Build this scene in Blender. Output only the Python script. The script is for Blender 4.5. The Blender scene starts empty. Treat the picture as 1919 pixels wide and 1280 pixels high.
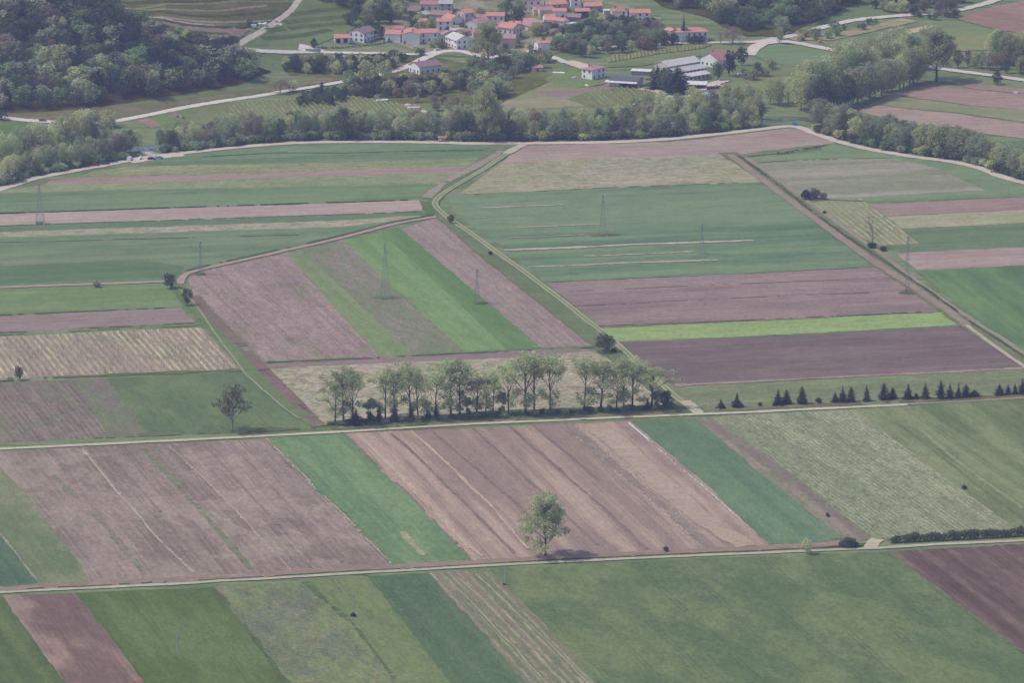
import bpy, bmesh, math, random
import numpy as np
from mathutils import Vector, noise
R = math.radians
sc = bpy.context.scene
C = sc.collection

# ---------------- camera, world, sun, exposure ----------------
F_PX, CX, CY, TILT, CAM_H = 9786.0, 959.5, 640.0, 14.0, 574.0
cd = bpy.data.cameras.new('camera'); cam = bpy.data.objects.new('camera', cd); C.objects.link(cam)
cam.location = (0, 0, CAM_H); cam.rotation_euler = (R(90 - TILT), 0, 0)
cd.sensor_width = 36; cd.lens = 36 * F_PX / 1919; cd.clip_start = 5; cd.clip_end = 30000
sc.camera = cam
SUN_EL, SUN_AZ = 57.0, -92.0          # azimuth from +Y, negative to the left
w = bpy.data.worlds.new('World'); sc.world = w; w.use_nodes = True
wn = w.node_tree.nodes; wl = w.node_tree.links
sky = wn.new('ShaderNodeTexSky'); sky.sky_type = 'NISHITA'; sky.sun_disc = False
sky.sun_elevation = R(SUN_EL); sky.sun_rotation = R(SUN_AZ); sky.air_density = 1.0; sky.dust_density = 2.0
wn['Background'].inputs['Strength'].default_value = 0.15
wl.new(sky.outputs[0], wn['Background'].inputs['Color'])
sd = bpy.data.lights.new('sun', 'SUN'); sun = bpy.data.objects.new('sun', sd); C.objects.link(sun)
sd.energy = 2.8; sd.angle = R(0.5); sd.color = (1, 0.94, 0.86)
_d = Vector((math.sin(R(SUN_AZ)) * math.cos(R(SUN_EL)), math.cos(R(SUN_AZ)) * math.cos(R(SUN_EL)), math.sin(R(SUN_EL))))
sun.rotation_euler = _d.to_track_quat('Z', 'Y').to_euler(); sun.location = (0, 2000, 900)
sc.view_settings.view_transform = 'Standard'; sc.view_settings.look = 'None'
sc.view_settings.exposure = 0.06; sc.view_settings.gamma = 1
HAZE_D, HAZE_C, HAZE_ON = 0.000104, (0.51, 0.56, 0.90), True
rnd = random.Random(7)
st, ct = math.sin(R(TILT)), math.cos(R(TILT))
HIDE = []

# ---------------- terrain height and picture-to-ground helper (measuring only) ----------------
def ray(px, py):
    u = (px - CX) / F_PX; v = (CY - py) / F_PX
    return Vector((u, ct + v * st, -st + v * ct))
def flat(px, py):
    d = ray(px, py); t = -CAM_H / d.z
    return Vector((d.x * t, d.y * t, 0))
_toe = [flat(*p) for p in ((-400, 222), (0, 214), (180, 204), (300, 190), (430, 168), (520, 140), (640, 118), (800, 105), (1000, 98), (1300, 78), (1600, 60), (1919, 40), (2300, 40))]
TX = [p.x for p in _toe]; TY = [p.y for p in _toe]
AX = [-330, -200, -150, -115, -60, 60, 130, 300]; AV = [.30, .27, .17, .11, .055, .055, .085, .06]
def hgt0(x, y):
    ty = float(np.interp(x, TX, TY)); a = float(np.interp(x, AX, AV))
    q = (y - ty) / 14.0
    d = 14.0 * (math.log1p(math.exp(q)) if q < 30 else q)
    return a * 480 * math.tanh(d / 480)
def axis(a, b, step, lo, hi):
    n = int(round((b - a) / step)); mid = [a + (b - a) * i / n for i in range(n + 1)]
    left = [a - (a - lo) * (k / 12) ** 2 for k in range(12, 0, -1)]; right = [b + (hi - b) * (k / 12) ** 2 for k in range(1, 13)]
    return left + mid + right
GX = axis(-480, 480, 10, -5000, 5000); GY = axis(2600, 3700, 10, -300, 9000)
GZ = [[hgt0(x, y) for x in GX] for y in GY]
from bisect import bisect_right
def hgt(x, y):                      # height on the triangles of the ground mesh
    i = min(len(GX) - 2, max(0, bisect_right(GX, x) - 1)); j = min(len(GY) - 2, max(0, bisect_right(GY, y) - 1))
    u = (x - GX[i]) / (GX[i + 1] - GX[i]); v = (y - GY[j]) / (GY[j + 1] - GY[j])
    a, b, c, d = GZ[j][i], GZ[j][i + 1], GZ[j + 1][i + 1], GZ[j + 1][i]
    return a + u * (b - a) + v * (c - b) if u > v else a + v * (d - a) + u * (c - d)
def at(px, py):
    d = ray(px, py); t = -CAM_H / d.z; hi = t; lo = t * 0.5
    for _ in range(42):
        m = (lo + hi) / 2; p = d * m
        if CAM_H + p.z > hgt(p.x, p.y): lo = m
        else: hi = m
    p = d * hi
    return Vector((p.x, p.y, hgt(p.x, p.y)))
def ppm(p):                         # photo pixels per metre at a place
    return F_PX / (p.y * ct + (CAM_H - p.z) * st)

# ---------------- object helpers ----------------
def tag(o, label=None, cat=None, group=None, kind=None):
    if label: o['label'] = label
    if cat: o['category'] = cat
    if group: o['group'] = group
    if kind: o['kind'] = kind
    return o
def empty(name, loc=(0, 0, 0), rz=0):
    o = bpy.data.objects.new(name, None); C.objects.link(o); o.location = loc; o.rotation_euler = (0, 0, rz); o.empty_display_size = .5
    return o
def mobj(name, me, parent=None, loc=None, rz=0):
    o = bpy.data.objects.new(name, me); C.objects.link(o)
    if parent: o.parent = parent
    if loc is not None: o.location = loc
    if rz: o.rotation_euler = (0, 0, rz)
    return o
class MB:
    def __init__(s): s.v = []; s.f = []; s.m = []
    def add(s, vs, fs, mi=0):
        n = len(s.v); s.v += [tuple(v) for v in vs]
        for f in fs: s.f.append(tuple(i + n for i in f)); s.m.append(mi)
        return s
    def box(s, x0, x1, y0, y1, z0, z1, mi=0):
        return s.add([(x0,y0,z0),(x1,y0,z0),(x1,y1,z0),(x0,y1,z0),(x0,y0,z1),(x1,y0,z1),(x1,y1,z1),(x0,y1,z1)],
                     [(0,3,2,1),(4,5,6,7),(0,1,5,4),(1,2,6,5),(2,3,7,6),(3,0,4,7)], mi)
    def tube(s, p0, p1, r0, r1, n=5, mi=0, cap=True):
        p0 = Vector(p0); p1 = Vector(p1); d = (p1 - p0)
        if d.length < 1e-5: return s
        d.normalize(); a = d.orthogonal().normalized(); b = d.cross(a)
        vs = []
        for p, r in ((p0, r0), (p1, r1)):
            for k in range(n):
                t = 2 * math.pi * k / n; vs.append(p + a * (r * math.cos(t)) + b * (r * math.sin(t)))
        fs = [(k, (k + 1) % n, n + (k + 1) % n, n + k) for k in range(n)]
        if cap: fs += [tuple(range(n))[::-1], tuple(range(n, 2 * n))]
        return s.add(vs, fs, mi)
    def prism(s, prof, y0, y1, mi=0):       # profile in (x,z) extruded along y
        n = len(prof)
        vs = [(x, y0, z) for x, z in prof] + [(x, y1, z) for x, z in prof]
        fs = [tuple(range(n)), tuple(range(n, 2 * n))[::-1]] + [(k, n + k, n + (k + 1) % n, (k + 1) % n) for k in range(n)]
        return s.add(vs, fs, mi)
    def mesh(s, name, mats):
        me = bpy.data.meshes.new(name); me.from_pydata(s.v, [], s.f)
        for m in (mats if isinstance(mats, (list, tuple)) else [mats]): me.materials.append(m)
        me.polygons.foreach_set('material_index', s.m); me.update()
        return me
    def build(s, name, mats, parent=None, loc=None, rz=0): return mobj(name, s.mesh(name, mats), parent, loc, rz)

# ---------------- materials ----------------
def lin(c): c /= 255; return c / 12.92 if c <= .04045 else ((c + .055) / 1.055) ** 2.4
def alb(rgb, y=600):
    """base colour of flat sunlit ground that reads as rgb through the air at that distance"""
    k = (y - 60) / 1140; av = sum(rgb) / 3; t = min(1, max(0, (rgb[1] - rgb[0] + 5) / 15))      # t: 1 green cover, 0 bare soil
    ds = .27 + .10 * t + .12 * t * min(1, max(0, (300 - y) / 100)); up = 10 - 7 * t + 13 * t * min(1, max(0, (y - 680) / 200))
    rgb = [c + (av - c) * ds + up + e for c, e in zip(rgb, (0, 1 - t, 0 - 3 * t))]
    S = [a + (b - a) * k for a, b in zip((.0656, .0817, .134), (.048, .058, .086))]
    K = [a + (b - a) * k for a, b in zip((.83, .847, .92), (.914, .933, 1.04))]
    return tuple(min(.9, max(.008, (lin(c) - s) / kk)) for c, s, kk in zip(rgb, S, K))
def newmat(name):
    m = bpy.data.materials.new(name); m.use_nodes = True; t = m.node_tree
    b = t.nodes['Principled BSDF']; b.inputs['Roughness'].default_value = .95
    b.inputs['Specular IOR Level'].default_value = .15
    return m, t, b
def col4(c): return (c[0], c[1], c[2], 1)
def mixc(t, fac, a, b):
    n = t.nodes.new('ShaderNodeMix'); n.data_type = 'RGBA'
    for s, v in ((n.inputs[0], fac), (n.inputs[6], a), (n.inputs[7], b)):
        if isinstance(v, tuple): s.default_value = col4(v)
        elif isinstance(v, (int, float)): s.default_value = v
        else: t.links.new(v, s)
    return n.outputs[2]
def math_(t, op, a, b=None, c=None):
    n = t.nodes.new('ShaderNodeMath'); n.operation = op
    for s, v in zip(n.inputs, (a, b, c)):
        if v is None: continue
        if isinstance(v, (int, float)): s.default_value = v
        else: t.links.new(v, s)
    return n.outputs[0]
def ramp(t, fac, lo, hi):
    n = t.nodes.new('ShaderNodeMapRange'); n.interpolation_type = 'SMOOTHSTEP'
    t.links.new(fac, n.inputs[0]); n.inputs[1].default_value = lo; n.inputs[2].default_value = hi
    return n.outputs[0]
def vscale(t, v, s):
    n = t.nodes.new('ShaderNodeVectorMath'); n.operation = 'MULTIPLY'; t.links.new(v, n.inputs[0]); n.inputs[1].default_value = s
    return n.outputs[0]
def noi(t, v, scale, detail=2, rough=.55, off=0):
    n = t.nodes.new('ShaderNodeTexNoise'); n.inputs['Scale'].default_value = scale; n.inputs['Detail'].default_value = detail; n.inputs['Roughness'].default_value = rough
    if off:
        a = t.nodes.new('ShaderNodeVectorMath'); t.links.new(v, a.inputs[0]); a.inputs[1].default_value = (off * 37.1, off * 91.7, off * 13.3); v = a.outputs[0]
    t.links.new(v, n.inputs['Vector'])
    return n.outputs[0]
_seed = [0]
def field_mat(name, c1, c2, ang=0.0, tram=0, streak=.6, sw=4.0, row=None, patch=None, speck=.16, blot=.5, dots=None):
    """ground cover: two base colours mixed by tillage streaks along ang and by broad blotches; optional planted rows, patches and specks"""
    _seed[0] += 1; sd_ = _seed[0]
    m, t, b = newmat(name)
    g = t.nodes.new('ShaderNodeNewGeometry')
    vr = t.nodes.new('ShaderNodeVectorRotate'); vr.rotation_type = 'Z_AXIS'; vr.inputs['Angle'].default_value = -ang
    t.links.new(g.outputs['Position'], vr.inputs['Vector']); P = vr.outputs[0]
    s1 = noi(t, vscale(t, P, (1 / 160, 1 / sw, 0)), 1, 4, .6, sd_)
    s2 = noi(t, vscale(t, P, (1 / 400, 1 / (sw * 4), 0)), 1, 2, .5, sd_ + 50)
    bl = noi(t, vscale(t, P, (1 / 60, 1 / 26, 0)), 1, 4, .62, sd_ + 9)
    f = math_(t, 'ADD', math_(t, 'MULTIPLY', math_(t, 'ADD', s1, s2), streak * .5), math_(t, 'MULTIPLY', bl, blot))
    mid = (streak + blot) * .5
    fac = ramp(t, f, mid - .13, mid + .13)
    c = mixc(t, fac, tuple(c1), tuple(c2))
    if patch:
        pc, ps, th, pa = patch
        pn = noi(t, vscale(t, P, (1 / ps, 1.6 / ps, 0)), 1, 5, .68, sd_ + 21)
        c = mixc(t, math_(t, 'MULTIPLY', ramp(t, pn, th - .05, th + .06), pa), c, tuple(pc))
    if row:
        sp, wd, rc, ra = row
        sx = t.nodes.new('ShaderNodeSeparateXYZ'); t.links.new(P, sx.inputs[0])
        wob = noi(t, P, .05, 2, .5, sd_)
        yy = math_(t, 'ADD', sx.outputs[1], math_(t, 'MULTIPLY', wob, .8))
        q = math_(t, 'ABSOLUTE', math_(t, 'SUBTRACT', math_(t, 'FRACT', math_(t, 'DIVIDE', yy, sp)), .5))
        rf = math_(t, 'SUBTRACT', 1.0, ramp(t, q, wd * .35, wd * .65))
        gap = ramp(t, noi(t, vscale(t, P, (1 / 9, 1 / 3, 0)), 1, 3, .7, sd_ + 5), .36, .56)
        bz = ramp(t, noi(t, vscale(t, P, (1 / 70, 1 / 14, 0)), 1, 3, .6, sd_ + 77), .30, .66)
        rf = math_(t, 'MULTIPLY', rf, math_(t, 'ADD', math_(t, 'MULTIPLY', bz, .75), .25))
        c = mixc(t, math_(t, 'MULTIPLY', math_(t, 'MULTIPLY', rf, gap), ra), c, tuple(rc))
    if tram:
        sx = t.nodes.new('ShaderNodeSeparateXYZ'); t.links.new(P, sx.inputs[0]); wv = noi(t, vscale(t, P, (.01, .01, 0)), 1, 1, .5, sd_)
        fr = math_(t, 'FRACT', math_(t, 'DIVIDE', math_(t, 'ADD', sx.outputs[1], math_(t, 'MULTIPLY', wv, 6.0)), tram))
        q1 = math_(t, 'ABSOLUTE', math_(t, 'SUBTRACT', math_(t, 'ABSOLUTE', math_(t, 'SUBTRACT', fr, .5)), .9 / tram))
        tl = math_(t, 'SUBTRACT', 1.0, ramp(t, q1, .22 / tram, .6 / tram))
        tg = ramp(t, noi(t, vscale(t, P, (1 / 40, 1 / 20, 0)), 1, 3, .6, sd_ + 41), .38, .62)
        c = mixc(t, math_(t, 'MULTIPLY', math_(t, 'MULTIPLY', tl, tg), .42), c, tuple(x * .62 for x in c1))
    if dots:
        dc, ds, th, da = dots
        dn = noi(t, vscale(t, P, (1 / ds, 1 / (ds * .7), 0)), 1, 3, .7, sd_ + 33)
        c = mixc(t, math_(t, 'MULTIPLY', ramp(t, dn, th, th + .07), da), c, tuple(dc))
    fn = noi(t, vscale(t, P, (.5, .8, 0)), 1, 4, .7, sd_)
    fm = noi(t, vscale(t, P, (.10, .22, 0)), 1, 4, .65, sd_ + 60)
    v = math_(t, 'ADD', math_(t, 'ADD', math_(t, 'MULTIPLY', math_(t, 'SUBTRACT', fn, .5), speck * 6.5), math_(t, 'MULTIPLY', math_(t, 'SUBTRACT', fm, .5), speck * 3.2)), 1.0)
    mv = t.nodes.new('ShaderNodeVectorMath'); mv.operation = 'SCALE'; t.links.new(c, mv.inputs[0]); t.links.new(v, mv.inputs['Scale'])
    t.links.new(mv.outputs[0], b.inputs['Base Color'])
    return m
def plain(name, c, rough=.9, var=.0, scale=.6, spec=.15, metal=0):
    m, t, b = newmat(name); b.inputs['Roughness'].default_value = rough; b.inputs['Specular IOR Level'].default_value = spec; b.inputs['Metallic'].default_value = metal
    if var:
        tc = t.nodes.new('ShaderNodeTexCoord'); n = noi(t, tc.outputs['Object'], scale, 4, .65)
        t.links.new(mixc(t, ramp(t, n, .3, .7), tuple(x * (1 - var) for x in c), tuple(min(.9, x * (1 + var)) for x in c)), b.inputs['Base Color'])
    else: b.inputs['Base Color'].default_value = col4(c)
    return m
def leaf_mat(name, c, c2, var=.35):
    m, t, b = newmat(name)
    oi = t.nodes.new('ShaderNodeObjectInfo'); g = t.nodes.new('ShaderNodeNewGeometry')
    n = noi(t, g.outputs['Position'], .45, 3, .6)
    base = mixc(t, ramp(t, n, .35, .65), tuple(c), tuple(c2))
    v = math_(t, 'ADD', math_(t, 'MULTIPLY', oi.outputs['Random'], var * 2), 1 - var)
    mv = t.nodes.new('ShaderNodeVectorMath'); mv.operation = 'SCALE'; t.links.new(base, mv.inputs[0]); t.links.new(v, mv.inputs['Scale'])
    t.links.new(mv.outputs[0], b.inputs['Base Color'])
    b.inputs['Transmission Weight'].default_value = 0
    tr = t.nodes.new('ShaderNodeBsdfTranslucent'); t.links.new(mv.outputs[0], tr.inputs[0])
    ms = t.nodes.new('ShaderNodeMixShader'); ms.inputs[0].default_value = .55
    t.links.new(b.outputs[0], ms.inputs[1]); t.links.new(tr.outputs[0], ms.inputs[2]); t.links.new(ms.outputs[0], t.nodes['Material Output'].inputs['Surface'])
    return m

# ---------------- ground ----------------
def make_ground():
    vs = [(x, y, hgt(x, y)) for y in GY for x in GX]; n = len(GX)
    fs = [t for j in range(len(GY) - 1) for i in range(n - 1) for t in ((j * n + i, j * n + i + 1, (j + 1) * n + i + 1), (j * n + i, (j + 1) * n + i + 1, (j + 1) * n + i))]
    me = bpy.data.meshes.new('ground'); me.from_pydata(vs, [], fs)
    me.polygons.foreach_set('use_smooth', [True] * len(fs))
    me.materials.append(field_mat('meadow_grass', alb((104, 136, 118), 150), alb((122, 146, 126), 150), 0, .4, 6, patch=(alb((140, 134, 130), 150), 40, .60, .4)))
    tag(mobj('ground', me), 'grassy valley floor rising to low hills behind the village', 'ground', kind='structure')
make_ground()

def wob(p, amp):
    n1 = noise.noise(Vector((p.x * .11, p.y * .11, 3.3))); n2 = noise.noise(Vector((p.x * .11, p.y * .11, 9.1)))
    n3 = noise.noise(Vector((p.x * .6, p.y * .6, 5.1))); n4 = noise.noise(Vector((p.x * .6, p.y * .6, 8.3)))
    return Vector((p.x + n1 * amp + n3 * .45, p.y + n2 * amp * 1.6 + n4 * .9, 0))
def drape(name, pts, mat, z, amp=.7):
    """a ground sheet from a world outline, its edge slightly uneven, following the terrain"""
    out = []
    for i, a in enumerate(pts):
        b = pts[(i + 1) % len(pts)]; L = (b - a).length; k = max(1, int(L / 2.5))
        out += [wob(a.lerp(b, j / k), amp) for j in range(k)]
    bm = bmesh.new(); vs = [bm.verts.new((p.x, p.y, 0)) for p in out]
    f = bm.faces.new(vs); bm.normal_update()
    if f.normal.z < 0: f.normal_flip()
    bmesh.ops.triangulate(bm, faces=bm.faces[:])
    x0 = min(p.x for p in out); x1 = max(p.x for p in out); y0 = min(p.y for p in out); y1 = max(p.y for p in out)
    if y1 > 2660:
        for g in GX:
            if x0 < g < x1: bmesh.ops.bisect_plane(bm, geom=bm.verts[:] + bm.edges[:] + bm.faces[:], plane_co=(g, 0, 0), plane_no=(1, 0, 0))
        for g in GY:
            if y0 < g < y1: bmesh.ops.bisect_plane(bm, geom=bm.verts[:] + bm.edges[:] + bm.faces[:], plane_co=(0, g, 0), plane_no=(0, 1, 0))
        k0 = int(math.floor((y0 - x1 - 3080) / 10)); k1 = int(math.ceil((y1 - x0 - 3080) / 10))
        for k in range(k0, k1 + 1): bmesh.ops.bisect_plane(bm, geom=bm.verts[:] + bm.edges[:] + bm.faces[:], plane_co=(0, 3080 + 10 * k, 0), plane_no=(1, -1, 0))
    for v in bm.verts: v.co.z = hgt(v.co.x, v.co.y) + z + (.16 if v.co.y > 2900 else 0)
    me = bpy.data.meshes.new(name); bm.to_mesh(me); bm.free(); me.materials.append(mat)
    return mobj(name, me)
def smooth(pts, n=6):
    out = []
    P = [pts[0]] + list(pts) + [pts[-1]]
    for i in range(1, len(P) - 2):
        p0, p1, p2, p3 = P[i - 1:i + 3]
        for k in range(n):
            t = k / n
            out.append(.5 * ((2 * p1) + (p2 - p0) * t + (2 * p0 - 5 * p1 + 4 * p2 - p3) * t * t + (3 * p1 - p0 - 3 * p2 + p3) * t ** 3))
    return out + [P[-2]]
def ribbon(name, px, width, mat, z, amp=.5, sm=True, off=0, wvar=.15, rag=0, gaps=None):
    pts = [at(*p) for p in px]; pts = [Vector((p.x, p.y, 0)) for p in pts]
    if sm and len(pts) > 2: pts = smooth(pts)
    fine = []
    for a, b in zip(pts, pts[1:]):
        k = max(1, int((b - a).length / (1.3 if rag else 4))); fine += [a.lerp(b, j / k) for j in range(k)]
    fine.append(pts[-1]); vs = []; n = len(fine)
    for i, p in enumerate(fine):
        d = (fine[min(n - 1, i + 1)] - fine[max(0, i - 1)]).normalized(); s = Vector((-d.y, d.x, 0))
        ww = width * (1 + wvar * noise.noise(Vector((p.x * .07, p.y * .07, 1.7 + z))))
        q = p + s * (off + amp * noise.noise(Vector((p.x * .05, p.y * .05, 5.5))))
        rg = min(width * rag, 1.5)
        w0, w1 = rg * .5 * (noise.noise(Vector((p.x * .45, p.y * .45, 2.2))) + .6 * noise.noise(Vector((p.x * 1.7, p.y * 1.7, 8.8)))), rg * .5 * (noise.noise(Vector((p.x * .45, p.y * .45, 6.2))) + .6 * noise.noise(Vector((p.x * 1.7, p.y * 1.7, 4.8))))
        for k in (-.5, -.17, .17, .5):
            r = q + s * (ww * k + (w0 if k < -.3 else w1 if k > .3 else 0)); vs.append((r.x, r.y, hgt(r.x, r.y) + z + (.22 if r.y > 2880 else 0)))
    fs = [(4 * i + k, 4 * i + 4 + k, 4 * i + 5 + k, 4 * i + 1 + k) for i in range(n - 1) for k in range(3)]
    if gaps and width < 6: fs = [f for f in fs if noise.noise(Vector((fine[f[0] // 4].x * .035, fine[f[0] // 4].y * .035, 7.7))) + .5 * noise.noise(Vector((fine[f[0] // 4].x * .3, fine[f[0] // 4].y * .3, 1.7))) > gaps]
    fs = [f[::-1] for f in fs]
    if not fs: fs = [(0, 1, 5, 4)]
    me = bpy.data.meshes.new(name); me.from_pydata(vs, [], fs); me.materials.append(mat); me.update()
    uvl = me.uv_layers.new(name='UVMap'); kk = (0, .33, .67, 1)
    for lp in me.loops: uvl.data[lp.index].uv = ((lp.vertex_index // 4) * .1, kk[lp.vertex_index % 4])
    if me.polygons[0].normal.z < 0: me.flip_normals()
    return mobj(name, me)
def ang_of(a, b):
    p, q = at(*a), at(*b); return math.atan2(q.y - p.y, q.x - p.x)
A_H = ang_of((0, 843), (1310, 777)); A_D = ang_of((497, 820), (732, 1060)); A_M = ang_of((752, 428), (1005, 640)); A_E = ang_of((1440, 340), (1812, 608))
A_D3 = ang_of((1335, 781), (1640, 1010)); A_D2 = ang_of((1180, 792), (1440, 1025)); A_D0 = ang_of((5, 870), (175, 1090)); A_I = ang_of((800, 1075), (990, 1280))
A_I0 = ang_of((5, 1117), (120, 1280)); A_I8 = ang_of((1670, 1035), (1919, 1230))
# ---------------- fields: each one sheet lying on the ground ----------------
_z = [0.02]
def field(name, label, px, c1, c2, ang=None, z=None, **k):
    ang = A_H if ang is None else ang
    yb = sum(p[1] for p in px) / len(px)
    for key, i in (('row', 2), ('patch', 0), ('dots', 0)):
        if key in k:
            l = list(k[key]); l[i] = alb(l[i], yb); k[key] = tuple(l)
    _z[0] += .0022
    if name == 'green_field': k.setdefault('tram', 11 + (_seed[0] * 5) % 9)
    if name == 'ploughed_field':
        k.setdefault('tram', 7 + (_seed[0] * 3) % 6); k.setdefault('row', (2.6 if yb > 700 else 4.0, .42, alb(tuple(v * .86 for v in c1), yb), .5))
    if yb > 600: k['speck'] = k.get('speck', .16) * (.95 if name == 'ploughed_field' else 1.3); k.setdefault('sw', 2.6); k['streak'] = k.get('streak', .6) + .25
    m = field_mat(name, alb(c1, yb), alb(c2, yb), ang, **k)
    o = drape(name, [Vector((q.x, q.y, 0)) for q in (at(*p) for p in px)], m, _z[0] if z is None else z)
    return tag(o, label, 'field' if 'field' in name or 'vineyard' in name else 'ground', kind='structure')
GR1, GR2 = (106, 140, 122), (122, 150, 130)
BR1, BR2 = (146, 127, 137), (158, 140, 146)
PU1, PU2 = (118, 105, 117), (133, 117, 127)
f_ = field
# left block beside the river road
f_('green_field', 'long green crop strip just below the river road at left', [(318,293),(400,284),(480,276),(600,269),(800,269),(927,273),(896,296),(640,304),(450,308),(250,312)], (100,136,120), (118,148,130), streak=.8)
f_('rough_field', 'yellowish weedy strip under the top green strip at left', [(238,312),(450,308),(640,304),(896,296),(873,312),(640,319),(143,334),(170,322)], (134,145,122), (150,152,128), dots=((112,136,120),5,.52,.7), speck=.25)
f_('ploughed_field', 'thin reddish ploughed strip between weedy strips at left', [(143,334),(640,319),(873,312),(858,324),(640,329),(84,346),(95,338)], (146,124,132), (156,132,138))
f_('rough_field', 'pale mottled green strip under the thin reddish strip at left', [(84,346),(640,329),(858,324),(835,345),(500,352),(200,357),(0,366),(0,357)], (128,148,124), (142,152,132), dots=((112,138,120),6,.55,.6), speck=.22)
f_('green_field', 'broad dark green wheat strip above the pink strip at left', [(-30,364),(200,356),(500,351),(835,344),(783,375),(640,379),(300,391),(-30,401)], (98,134,116), (118,148,126), streak=1.0, sw=7)
f_('ploughed_field', 'wide pink bare strip crossed by the far left pylon', [(-30,402),(300,391),(640,380),(783,375),(792,387),(790,396),(640,403),(-30,425)], (160,140,146), (172,150,154), blot=.7, streak=.4)
f_('green_field', 'thin dark green strip under the pink strip', [(-30,424),(640,403),(790,396),(822,403),(760,406),(640,413),(-30,437)], (98,132,118), (110,140,124))
f_('stubble_field', 'dry yellow and brown strip under the thin dark green strip', [(-30,436),(640,413),(760,405),(825,402),(760,414),(640,425),(-30,446)], (152,146,138), (160,152,134), dots=((128,138,122),6,.5,.6), speck=.25, patch=((165,148,148),50,.55,.7))
f_('green_field', 'large grassy field above the brown path at left', [(-30,445),(640,425),(815,404),(640,446),(500,478),(383,503),(347,513),(335,528),(300,528),(-30,538)], (104,136,120), (124,148,128), streak=.9, sw=9, patch=((130,140,130),60,.6,.4))
f_('green_field', 'dark green band along the bottom of the large grassy field', [(-30,500),(270,487),(345,500),(335,524),(300,527),(-30,537)], (96,130,114), (108,140,120), streak=.9)
f_('green_field', 'bright green field below the brown path at left', [(-30,544),(310,533),(343,573),(340,576),(-30,592)], (110,144,112), (122,152,118), streak=.7)
f_('ploughed_field', 'dull brown strip above the striped vineyard at left', [(-30,593),(340,577),(366,604),(-30,626)], (136,120,128), (146,128,136))
f_('vineyard_field', 'brown vineyard field with many pale slanting rows', [(-30,632),(377,614),(450,691),(-30,711)], (138,120,128), (152,132,136), ang=ang_of((377,614),(450,690)), row=(3.05,.40,(186,178,150),.85), blot=.8, patch=((126,138,118),40,.57,.5))
f_('ploughed_field', 'rough brown field at the left edge above the middle track', [(-30,718),(200,709),(278,817),(150,823),(-30,832)], (118,110,114), (136,122,126), ang=A_D0, patch=((112,126,110),18,.55,.5), speck=.22)
f_('rough_field', 'narrow greenish strip with purple edge beside the rough brown field', [(138,712),(200,710),(278,816),(205,820)], (112,122,110), (124,112,122), ang=ang_of((200,709),(278,817)), patch=((106,128,112),14,.5,.7), sw=10)
f_('green_field', 'dark grass field with the bare lone tree', [(200,709),(460,697),(520,752),(588,804),(500,810),(278,817)], (92,120,104), (104,130,104), ang=A_D, blot=1.0, streak=.3, patch=((116,134,104),45,.58,.5))
# middle wedge
f_('ploughed_field', 'brown field with faint rows in the middle wedge', [(352,520),(385,507),(540,474),(600,548),(715,668),(500,679),(470,668),(400,603),(362,556)], (138,120,130), (150,130,138), ang=A_M, row=(4.2,.4,(160,140,146),.35), dots=((150,150,128),5,.62,.7), patch=((122,130,114),40,.6,.6), speck=.22)
f_('green_field', 'yellow green stripe slanting through the middle wedge', [(538,475),(566,468),(640,540),(778,666),(712,669),(600,548)], (120,144,116), (128,152,122), ang=A_M)
f_('rough_field', 'mottled brown and green strip left of the bright green stripe', [(562,469),(645,450),(700,502),(790,590),(868,659),(776,666),(640,540)], (138,124,132), (120,134,120), ang=A_M, streak=1.0, sw=14, dots=((112,140,118),6,.5,.65), speck=.22)
f_('green_field', 'bright light green stripe below the tall pylon', [(648,452),(720,434),(840,545),(955,655),(870,659),(776,573),(692,498)], (112,152,112), (124,160,120), ang=A_M, streak=.9, sw=3)
f_('green_field', 'darker green stripe beside the bright green stripe', [(714,435),(752,429),(870,530),(1014,651),(950,656),(835,545)], (98,140,108), (108,147,114), ang=A_M, streak=.9, sw=3)
f_('ploughed_field', 'long brown strip beside the two rut track', [(752,428),(818,408),(838,424),(940,505),(1030,585),(1112,648),(1016,653),(870,530)], (134,119,127), (147,130,136), ang=A_M, row=(3.6,.4,(170,150,152),.3), speck=.2)
f_('ploughed_field', 'narrow dark brown band above the dry field with tall trees', [(488,682),(560,675),(960,657),(1100,654),(1115,664),(960,671),(560,688),(505,692)], (128,113,123), (138,122,130))
f_('stubble_field', 'pale dry stubble field behind the row of tall trees', [(505,692),(560,688),(960,671),(1112,658),(1160,686),(1222,735),(1250,765),(1000,786),(612,798)], (162,146,142), (154,148,136), dots=((120,134,116),4.5,.55,.75), patch=((150,152,122),50,.52,.6), speck=.3, streak=.9)
f_('ploughed_field', 'thin brown wedge left of the dry stubble field', [(478,676),(500,688),(560,745),(612,800),(583,803),(540,752),(470,690)], (116,98,108), (130,112,118), ang=A_D)
# right block
f_('ploughed_field', 'pinkish bare field under the bend of the river road', [(985,273),(1250,266),(1350,257),(1420,247),(1480,241),(1510,247),(1565,268),(1375,290),(1140,295),(938,306),(955,290)], (150,132,140), (162,144,148), blot=.7, streak=.4)
f_('stubble_field', 'dry mottled field above the large green field', [(938,306),(1140,295),(1370,290),(1428,341),(1140,352),(858,364)], (148,146,138), (150,150,128), dots=((130,140,124),6,.52,.6), patch=((165,150,148),60,.56,.6), speck=.26, streak=.9)
f_('green_field', 'very large dark green field with two pylons', [(838,368),(1140,352),(1428,341),(1500,390),(1652,497),(1400,512),(1020,529),(930,455),(850,398)], (92,130,122), (118,148,128), streak=1.2, sw=11)
f_('ploughed_field', 'purple brown field under the large green field', [(1022,530),(1400,513),(1652,500),(1768,583),(1500,597),(1130,614)], (130,113,125), (146,127,135), speck=.2, blot=.8)
f_('green_field', 'lime green strip between two purple fields', [(1125,616),(1500,599),(1765,585),(1814,608),(1500,626),(1155,641)], (136,168,116), (144,174,122), streak=.4)
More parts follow.
